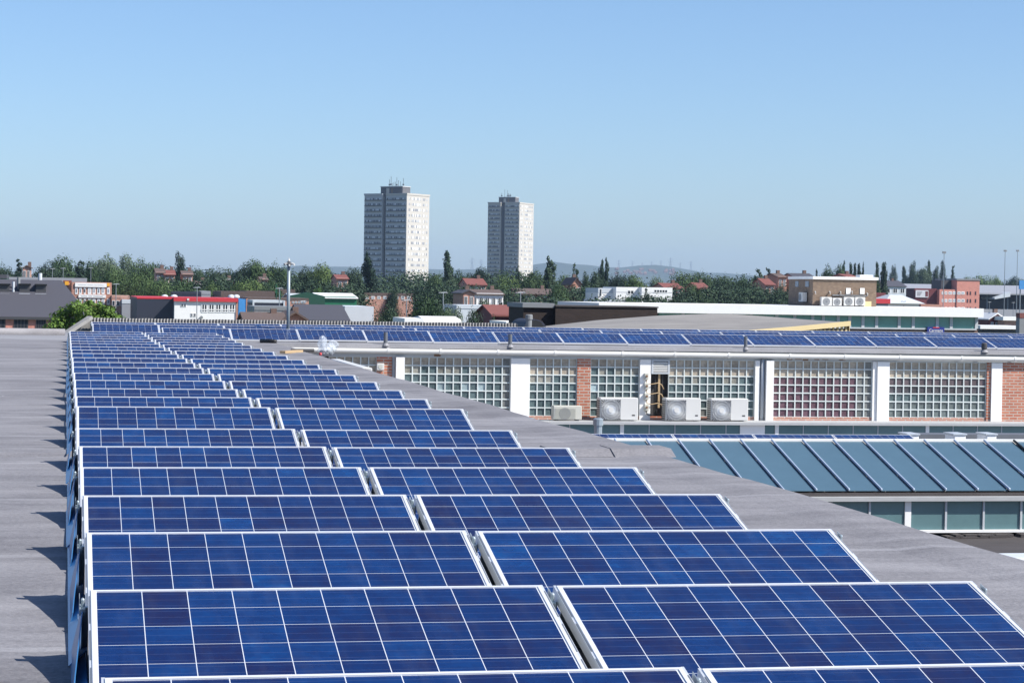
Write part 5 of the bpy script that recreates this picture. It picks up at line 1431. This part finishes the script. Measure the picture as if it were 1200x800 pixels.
TREES = [
 ('dark tree cut by the left photo edge on the skyline', 3, 303, 22, 'round', 430, D, 'tree'),
 ('dark conical tree beside the orange brick house at far left', 22, 299, 30, 'cone', 420, D, 'conifer'),
 ('broad dark tree right of the orange brick house', 55, 301, 40, 'round', 440, D, 'tree'),
 ('tall dark tree above the twin-headed lamp post', 73, 296, 40, 'round', 450, MI, 'tree'),
 ('pointed dark tree above the white-banded office', 95, 300, 28, 'cone', 430, D, 'conifer'),
 ('dark tree just right of the pale lamp post', 107, 300, 24, 'round', 440, MI, 'tree'),
 ('greyish round tree highest on the left skyline', 122, 292.5, 34, 'round', 480, GR, 'tree'),
 ('broad greyish tree right of the highest left tree', 145, 293, 48, 'wide', 490, GR, 'tree'),
 ('round dark tree left of the brown-roofed houses', 170, 298, 34, 'round', 430, MI, 'tree'),
 ('small dark tree above the brown-roofed houses', 189, 304, 24, 'round', 470, D, 'tree'),
 ('tall oval tree with rounded top standing clear of its neighbours', 210.5, 295.5, 17, 'oval', 440, D, 'tree'),
 ('mid green tree low behind the white-banded office, right end', 138, 309, 46, 'round', 380, MI, 'tree'),
 ('dense low tree above the navy shed left end', 160, 314, 50, 'wide', 360, MI, 'tree'),
 ('dense green tree above the navy shed right end', 187, 322, 44, 'wide', 340, MI, 'tree'),
 ('leafy round tree above the red trim middle', 212, 322, 46, 'round', 350, MI, 'tree'),
 ('dark small tree right of the tall oval tree', 236, 312, 26, 'round', 470, D, 'tree'),
 ('dark tree second right of the tall oval tree', 251, 311, 26, 'round', 470, D, 'tree'),
 ('dark tree third right of the tall oval tree', 266, 309, 28, 'round', 470, D, 'tree'),
 ('dark round tree left of the highest clump by the mast', 284, 304, 30, 'round', 450, D, 'tree'),
 ('highest dark round tree left of the mast', 303, 300, 42, 'round', 450, MI, 'tree'),
 ('dark tree directly behind the mast head', 324, 302, 32, 'round', 450, MI, 'tree'),
 ('pale green round tree before the dark row left of the mast', 291, 322, 46, 'wide', 370, LI, 'tree'),
 ('small light tree left of the red brick house', 248, 324, 24, 'round', 380, LI, 'tree'),
 ('greyish light tree before the dark row', 262, 317, 24, 'round', 400, GR, 'tree'),
 ('low green tree by the red-trimmed white building', 240, 333, 20, 'round', 360, MI, 'tree'),
 ('dark leafy tree close left of the mast pole', 318, 325, 34, 'round', 360, MI, 'tree'),
 ('dark tree close right of the mast', 360, 307, 30, 'round', 450, D, 'tree'),
 ('yellow-green round tree right of the mast', 377, 304.5, 34, 'round', 440, LI, 'tree'),
 ('dark cone tree before the yellow-green tree', 359, 317, 22, 'cone', 380, D, 'conifer'),
 ('bright yellow-green little tree above the green wall', 372, 332, 20, 'round', 350, BR, 'tree'),
 ('dark tree left of the far blue hill gap', 386, 308, 22, 'round', 450, D, 'tree'),
 ('dark broad tree behind the tall tower-side tree', 413, 310, 32, 'round', 460, D, 'tree'),
 ('tall dark columnar tree against the left tower edge', 432, 294, 17, 'poplar', 430, D, 'poplar'),
 ('dark pointed tree left of the tower-side columnar tree', 422, 316, 20, 'cone', 410, D, 'conifer'),
 ('grey-green tree before the pinkish house', 399, 322, 32, 'round', 420, GR, 'tree'),
 ('small dark bush tree at the left tower foot', 460, 336, 18, 'round', 420, D, 'tree'),
 ('low tree just right of the left tower', 512, 316, 28, 'round', 460, MI, 'tree'),
 ('slim dark pointed tree standing above the rest between towers', 524.5, 291, 14, 'poplar', 450, D, 'poplar'),
 ('broad green tree right of the slim pointed tree', 541, 312, 34, 'round', 460, MI, 'tree'),
 ('dark broad tree left of the right tower foot', 560, 309, 32, 'round', 470, D, 'tree'),
 ('low grey-green tree behind the red-tiled house between towers', 528, 322, 34, 'wide', 420, GR, 'tree'),
 ('dark conical tree before the right tower base', 607, 306, 14, 'cone', 450, D, 'conifer'),
 ('light green broad tree at the right tower foot', 591, 319, 38, 'wide', 430, LI, 'tree'),
 ('light round tree right of the right tower', 624, 313, 32, 'round', 450, MI, 'tree'),
 ('tall dark pointed tree right of the right tower', 645, 299, 17, 'poplar', 450, D, 'poplar'),
 ('low dark tree at the foot of the tall pointed tree', 662, 317, 28, 'round', 440, MI, 'tree'),
 ('dark cone tree left of the far hill', 674, 306, 20, 'cone', 460, D, 'conifer'),
 ('slim left stem of the paired poplars before the far hill', 705.5, 300.5, 8, 'poplar', 460, D, 'poplar'),
 ('slim right stem of the paired poplars before the far hill', 711, 301, 9, 'poplar', 462, D, 'poplar'),
 ('dark round tree under the paired poplars', 699, 313, 26, 'round', 450, D, 'tree'),
 ('narrow dark tree beside the tall narrow brick house', 686, 319, 14, 'oval', 400, D, 'tree'),
 ('pale green tree before the brown-roofed semi at right', 656, 330, 30, 'round', 360, MI, 'tree'),
 ('dark tree right of the paired poplars', 725, 313, 22, 'round', 450, D, 'tree'),
 ('light green round tree left of the far hill middle', 744, 317, 32, 'round', 440, LI, 'tree'),
 ('dark pointed tree between the white modern blocks', 758, 335, 20, 'cone', 320, D, 'tree'),
 ('greyish tree behind the white wing', 771, 321, 26, 'round', 450, GR, 'tree'),
 ('big broad green tree above the red roofs', 800, 314, 50, 'wide', 440, MI, 'tree'),
 ('round green tree right of the big broad one', 823, 314, 30, 'round', 450, MI, 'tree'),
 ('low dark tree right of the white wing', 792, 339, 24, 'round', 318, D, 'tree'),
 ('leafy tree before the second red roof', 814, 329, 28, 'round', 390, MI, 'tree'),
 ('large dark spreading tree left of the brick hut', 846, 324, 46, 'wide', 400, D, 'tree'),
 ('olive tree on the skyline above the spreading dark tree', 848, 318, 26, 'round', 460, MI, 'tree'),
 ('green tree on the skyline left of the twin firs', 868, 318, 26, 'round', 460, MI, 'tree'),
 ('left fir of two ragged firs near the brick hut', 889, 311, 22, 'cone', 440, D, 'conifer'),
 ('right fir of two ragged firs near the brick hut', 900, 308.5, 17, 'cone', 442, D, 'conifer'),
 ('dark round tree under the twin firs', 882, 325, 36, 'round', 400, D, 'tree'),
 ('dark round tree touching the left side of the brick hut', 915, 327, 24, 'round', 400, D, 'tree'),
 ('yellowish shrubby tree low before the brick hut', 897, 351, 20, 'round', 240, BR, 'tree'),
 ('yellow-green small tree on the skyline by the brick hut corner', 929, 317.5, 14, 'round', 460, LI, 'tree'),
 ('tiny lone poplar above the brick hut', 957, 313.5, 4.5, 'poplar', 520, D, 'poplar'),
 ('round dark tree above the middle of the brick hut', 971, 305, 26, 'round', 460, MI, 'tree'),
 ('light round tree right of the one above the brick hut', 985, 306, 20, 'round', 460, MI, 'tree'),
 ('poplar just left of the poplar row above the brick hut', 989, 304.5, 8, 'poplar', 480, D, 'poplar'),
 ('first poplar of the row above the brick hut', 997, 305.5, 6.5, 'poplar', 480, D, 'poplar'),
 ('second poplar of the row above the brick hut', 1002, 304.5, 5.5, 'poplar', 480, D, 'poplar'),
 ('third poplar of the row above the brick hut', 1007, 305.5, 6.5, 'poplar', 480, D, 'poplar'),
 ('last poplar of the row above the brick hut', 1012, 306, 5.5, 'poplar', 480, D, 'poplar'),
 ('slim poplar right above the brick hut right end', 1028, 304.5, 6.5, 'poplar', 480, D, 'poplar'),
 ('thicker poplar right of the brick hut', 1036.5, 303.5, 10, 'poplar', 480, D, 'poplar'),
 ('pair-crowned poplar behind the long grey roof', 1047, 310.5, 11, 'oval', 860, D, 'tree'),
 ('low green tree right of the brick hut corner', 1024, 316, 20, 'round', 480, MI, 'tree'),
 ('small poplar before the dense clump left of the office', 1059.5, 310, 8, 'poplar', 860, D, 'poplar'),
 ('dark pointed tree on the left of the clump by the office', 1070, 306, 12, 'oval', 860, D, 'tree'),
 ('dark low tree of the clump left of the office', 1069, 314, 20, 'round', 850, D, 'tree'),
 ('light green broad tree of the clump left of the office', 1083, 307.5, 22, 'round', 860, GR, 'tree'),
 ('slim poplar spire above the salmon office left wing', 1089, 303, 7, 'poplar', 860, D, 'poplar'),
 ('dark round tree behind the salmon office left of its mast', 1097, 312, 12, 'oval', 860, D, 'tree'),
 ('dark tree behind the thin mast at the office', 1104.5, 305.5, 10.5, 'oval', 860, D, 'tree'),
 ('dark conical tree above the office stair tower', 1117.5, 307, 10, 'cone', 860, D, 'conifer'),
 ('light green tree right of the office stair tower', 1150, 319, 30, 'round', 900, LI, 'tree'),
 ('light green tree between office and the paired masts', 1168, 320, 22, 'round', 900, LI, 'tree'),
 ('dark tree behind the paired masts', 1187, 321, 24, 'round', 880, D, 'tree'),
 ('dark tree cut by the right photo edge', 1204, 321, 24, 'round', 900, MI, 'tree'),
 ('light tree just behind the stair tower roof', 1134, 321, 22, 'round', 900, LI, 'tree'),
 ('large dark tree below the left tower, left of the biggest', 455, 348.5, 40, 'round', 190, D, 'tree'),
 ('biggest dark tree below the left tower with spreading crown', 501, 340, 56, 'wide', 200, MI, 'tree'),
 ('grey-green willowy tree right of the biggest dark tree', 527, 347, 28, 'round', 205, GR, 'tree'),
 ('dark bushy tree by the white low shed', 556, 354, 34, 'round', 160, D, 'tree'),
 ('small dark ragged tree left of the dark brown wall', 577, 362, 24, 'round', 140, D, 'tree'),
 ('low green tree before the brown-roofed terrace', 567, 347, 22, 'round', 300, MI, 'tree'),
 ('low tree before the brick semi below the right tower', 631, 347, 16, 'round', 320, MI, 'tree'),
 ('green bush before the red bay edge of the white front', 296, 359, 12, 'round', 230, MI, 'tree'),
 ('little light tree at the grey works', 257, 345, 22, 'round', 310, LI, 'tree'),
 ('dark shrub tree between the white modern building and wall', 741, 347, 24, 'round', 318, MI, 'tree'),
 ('olive shrub tree left of the pale low shed', 690, 348, 20, 'round', 318, MI, 'tree'),
 ('olive shrub tree in front of the white block', 763, 350, 20, 'round', 318, LI, 'tree'),
 ('dark green shrub tree right of the white wing shrubs', 832, 347, 34, 'wide', 340, MI, 'tree'),
 ('dark low tree left of the yellowish shrubby tree', 868, 345, 36, 'wide', 340, D, 'tree'),
 ('small green bush at the right edge before the dark grey block', 1190, 386, 18, 'round', 230, MI, 'tree'),
]
for lab, px, yt, wpx, kd, Y, lf, nm in TREES:
    tree(lab, px, yt, wpx, kd, Y, lf, nm)

# near leafy tree behind the roof's left end
YN = 92.0
p_ = at(98, 352, YN)
t = thing('leafy_tree', 'bright green leafy tree behind the roof\'s left end, before the slate hall', 'tree', (p_.x, YN, 0))
r_ = random.Random(4); cl = []
for px, py, wd in ((70, 380, 22), (60, 384, 16), (75, 368, 20), (88, 360, 20), (98, 366, 24), (90, 378, 26), (112, 372, 24), (115, 362, 16), (104, 358, 14), (125, 364, 16), (130, 372, 18), (120, 380, 26), (138, 375, 16), (92, 356, 9), (106, 354.5, 8), (117, 357, 8), (140, 380, 20), (55, 388, 14), (80, 392, 50), (120, 392, 50), (100, 400, 60), (85, 365, 15), (131, 362, 8), (145, 384, 10), (66, 373, 14)):
    q = at(px, py, YN); s = wd * YN / F / 2 * 1.05
    cl.append((q.x - p_.x, r_.uniform(-.9, .9), q.z, s, s * 1.2, s * .85))
me = leaf_cloud(55, cl, 9000, .075); me.materials.append(M['leaf_bright'])
c = bpy.data.objects.new('crown', me); C.objects.link(c); c.parent = t
b = MB().tube([(0, 0, 0), (.1, 0, 3.5), (0, .1, 8.6)], [.2, .15, .05], 8)
for k in range(8): b.tube([(0, 0, 4 + k * .5), (math.cos(k * 2.4) * .8, math.sin(k * 2.4) * .5, 5.2 + k * .45), (math.cos(k * 2.4) * 1.3, math.sin(k * 2.4) * .7, 6.3 + k * .35)], [.07, .05, .02], 5)
b.build('trunk', 'bark', t)
# ivy-like weeds along the hall wall foot line at far left
for px, lab in ((8, 'low green bush under the hall windows at the left edge'), (41, 'low green bush between the hall windows')):
    tree(lab, px, 383 if px < 20 else 382, 16, 'round', 150, MI, 'tree')

# far woodland that reads as one mass behind the single trees
r_ = np.random.RandomState(3); cl = []
for px in np.linspace(-160, 1400, 300):
    yt = 322 + 3 * math.sin(px * .05) + 2.5 * math.sin(px * .017 + 1) + r_.uniform(-3, 4) + (px - 600) * .012
    if 640 < px < 800: yt += 5
    if 905 < px < 965: yt += 5
    Y = r_.uniform(560, 700) if px < 1000 else r_.uniform(960, 1100)
    q = at(px, yt, Y); s = r_.uniform(2.6, 4.6)
    cl.append((q.x, Y, q.z - s, s * 1.25, s * 1.2, s))
    cl.append((q.x + r_.uniform(-2, 2), Y - 4, (q.z - s) * .55, s * 1.5, s * 1.2, s * 1.6))
me = leaf_cloud(77, cl, 210000, .36); me.materials.append(M['leaf_dark'])
wd = bpy.data.objects.new('woodland', me); C.objects.link(wd); structure(wd, 'stuff')
tag(wd, 'far dark green woodland filling the town behind the nearer trees', 'woodland', None, 'stuff')
r_ = np.random.RandomState(5); cl = []
for px in np.linspace(-160, 1400, 420):
    if 422 < px < 488 or px > 932: continue
    yt = 351
    for a, b, y_ in ((105, 178, 334), (178, 300, 328), (300, 383, 330), (383, 424, 334), (486, 546, 333), (546, 606, 337), (606, 648, 347), (648, 700, 334), (700, 786, 346.5), (786, 925, 335)):
        if a <= px < b: yt = y_
    Y = r_.uniform(385, 397) if yt < 345 else r_.uniform(322, 335)
    if yt == 351: Y = r_.uniform(352, 380)
    q = at(px, yt + r_.uniform(-4, 4) + (px - 600) * .006, Y); s = r_.uniform(1.3, 2.5)
    cl.append((q.x, Y, max(q.z - s, 1.0), s * 1.5, s * 1.2, s))
    cl.append((q.x, Y - 2, max(q.z - 2.4 * s, .8), s * 1.7, s * 1.2, s * 1.3))
me = leaf_cloud(78, cl, 150000, .21); me.materials.append(M['leaf_dark'])
wd = bpy.data.objects.new('undergrowth', me); C.objects.link(wd)
tag(wd, 'low dark scrub between the distant houses and sheds', 'scrub', None, 'stuff')

# far hillside: woodland patches and pale housing
r_ = np.random.RandomState(8)
hp = []
for _ in range(200):
    px = r_.uniform(600, 850); py = r_.uniform(311, 326); hp.append((px, py))
b = MB(); k_ = 0
for px, py in [(p_, 315 + (p_ - 728) * .02 + r_.uniform(-1, 5)) for p_ in r_.uniform(722, 790, 30)]:
    Y = 6600 + r_.uniform(-250, 250); q = at(px, py, Y); s = r_.uniform(2.5, 6)
    b.prism_x([(Y - 4, q.z - 6), (Y + 4, q.z - 6), (Y + 4, q.z - 1), (Y, q.z + 2), (Y - 4, q.z - 1)], q.x - s, q.x + s)
o = b.build('far_housing', 'brown_brick'); tag(o, 'pale specks of housing on the far blue hillside', 'housing', None, 'stuff')

# pylons on the hill
def pylon_mesh():
    b = MB()
    for sx_ in (-1, 1):
        for sy_ in (-1, 1): b.tube([(sx_ * 3.4, sy_ * 3.4, 0), (sx_ * .9, sy_ * .9, 22), (0, 0, 34)], [.4, .32, .25], 4)
    for z, w_ in ((21, 7), (25.5, 8.5), (30, 6)): b.tube([(-w_, 0, z), (w_, 0, z)], .3, 4)
    for k in range(5):
        z0 = k * 4.4; w0 = 3.4 - 2.5 * z0 / 22; w1 = 3.4 - 2.5 * (z0 + 4.4) / 22
        b.tube([(-w0, -w0, z0), (w1, -w1, z0 + 4.4)], .2, 4).tube([(w0, w0, z0), (-w1, w1, z0 + 4.4)], .2, 4)
    return b
pm = None
for k, (px, yt, yb, lab) in enumerate(((725, 304, 314, 'lattice pylon leftmost on the far hill'), (741, 305, 312, 'small lattice pylon left of the hill crest'), (752.5, 307, 312, 'faint pylon at the left of the hill crest'), (763.5, 306, 311, 'faint pylon in the middle of the hill crest'),
                                       (774.5, 304.5, 311, 'lattice pylon over the right part of the hill crest'), (785.5, 301.5, 313, 'tallest lattice pylon over the hill'), (797, 307, 314, 'faint pylon where the hill falls away'), (809.5, 305, 315, 'lattice pylon rightmost above the broad tree'), (553, 301, 314, 'distant pylon left of the right tower, nearer its edge'), (563.5, 303, 314, 'distant pylon between the towers'))):
    if pm is None: pm = pylon_mesh().build('pylon', 'steel_far'); o = pm
    else: o = pm.copy(); C.objects.link(o)
    a, c = at(px, yb + 2, 7350), at(px, yt, 7350)
    o.location = (a.x, 7350, a.z - 3); s = (c.z - a.z + 3) / 34; o.scale = (max(s, .75), max(s, .75), s)
    tag(o, lab, 'pylon', 'pylons on the far hill')

# ================================================================== HAZE
hz = MB().box(-5200, 5700, -500, 9700, -1, 185).build('haze', 'white_paint')
m = bpy.data.materials.new('haze_air'); m.use_nodes = True; t_ = m.node_tree; t_.nodes.clear()
out = t_.nodes.new('ShaderNodeOutputMaterial'); pv = t_.nodes.new('ShaderNodeVolumePrincipled')
pv.inputs['Color'].default_value = (0.50, 0.70, 1.0, 1); pv.inputs['Density'].default_value = 0.00007; pv.inputs['Anisotropy'].default_value = 0.0
t_.links.new(pv.outputs[0], out.inputs['Volume'])
hz.data.materials.clear(); hz.data.materials.append(m)
structure(hz, 'stuff'); hz['label'] = 'thin bluish air haze over the town'; hz['category'] = 'haze'
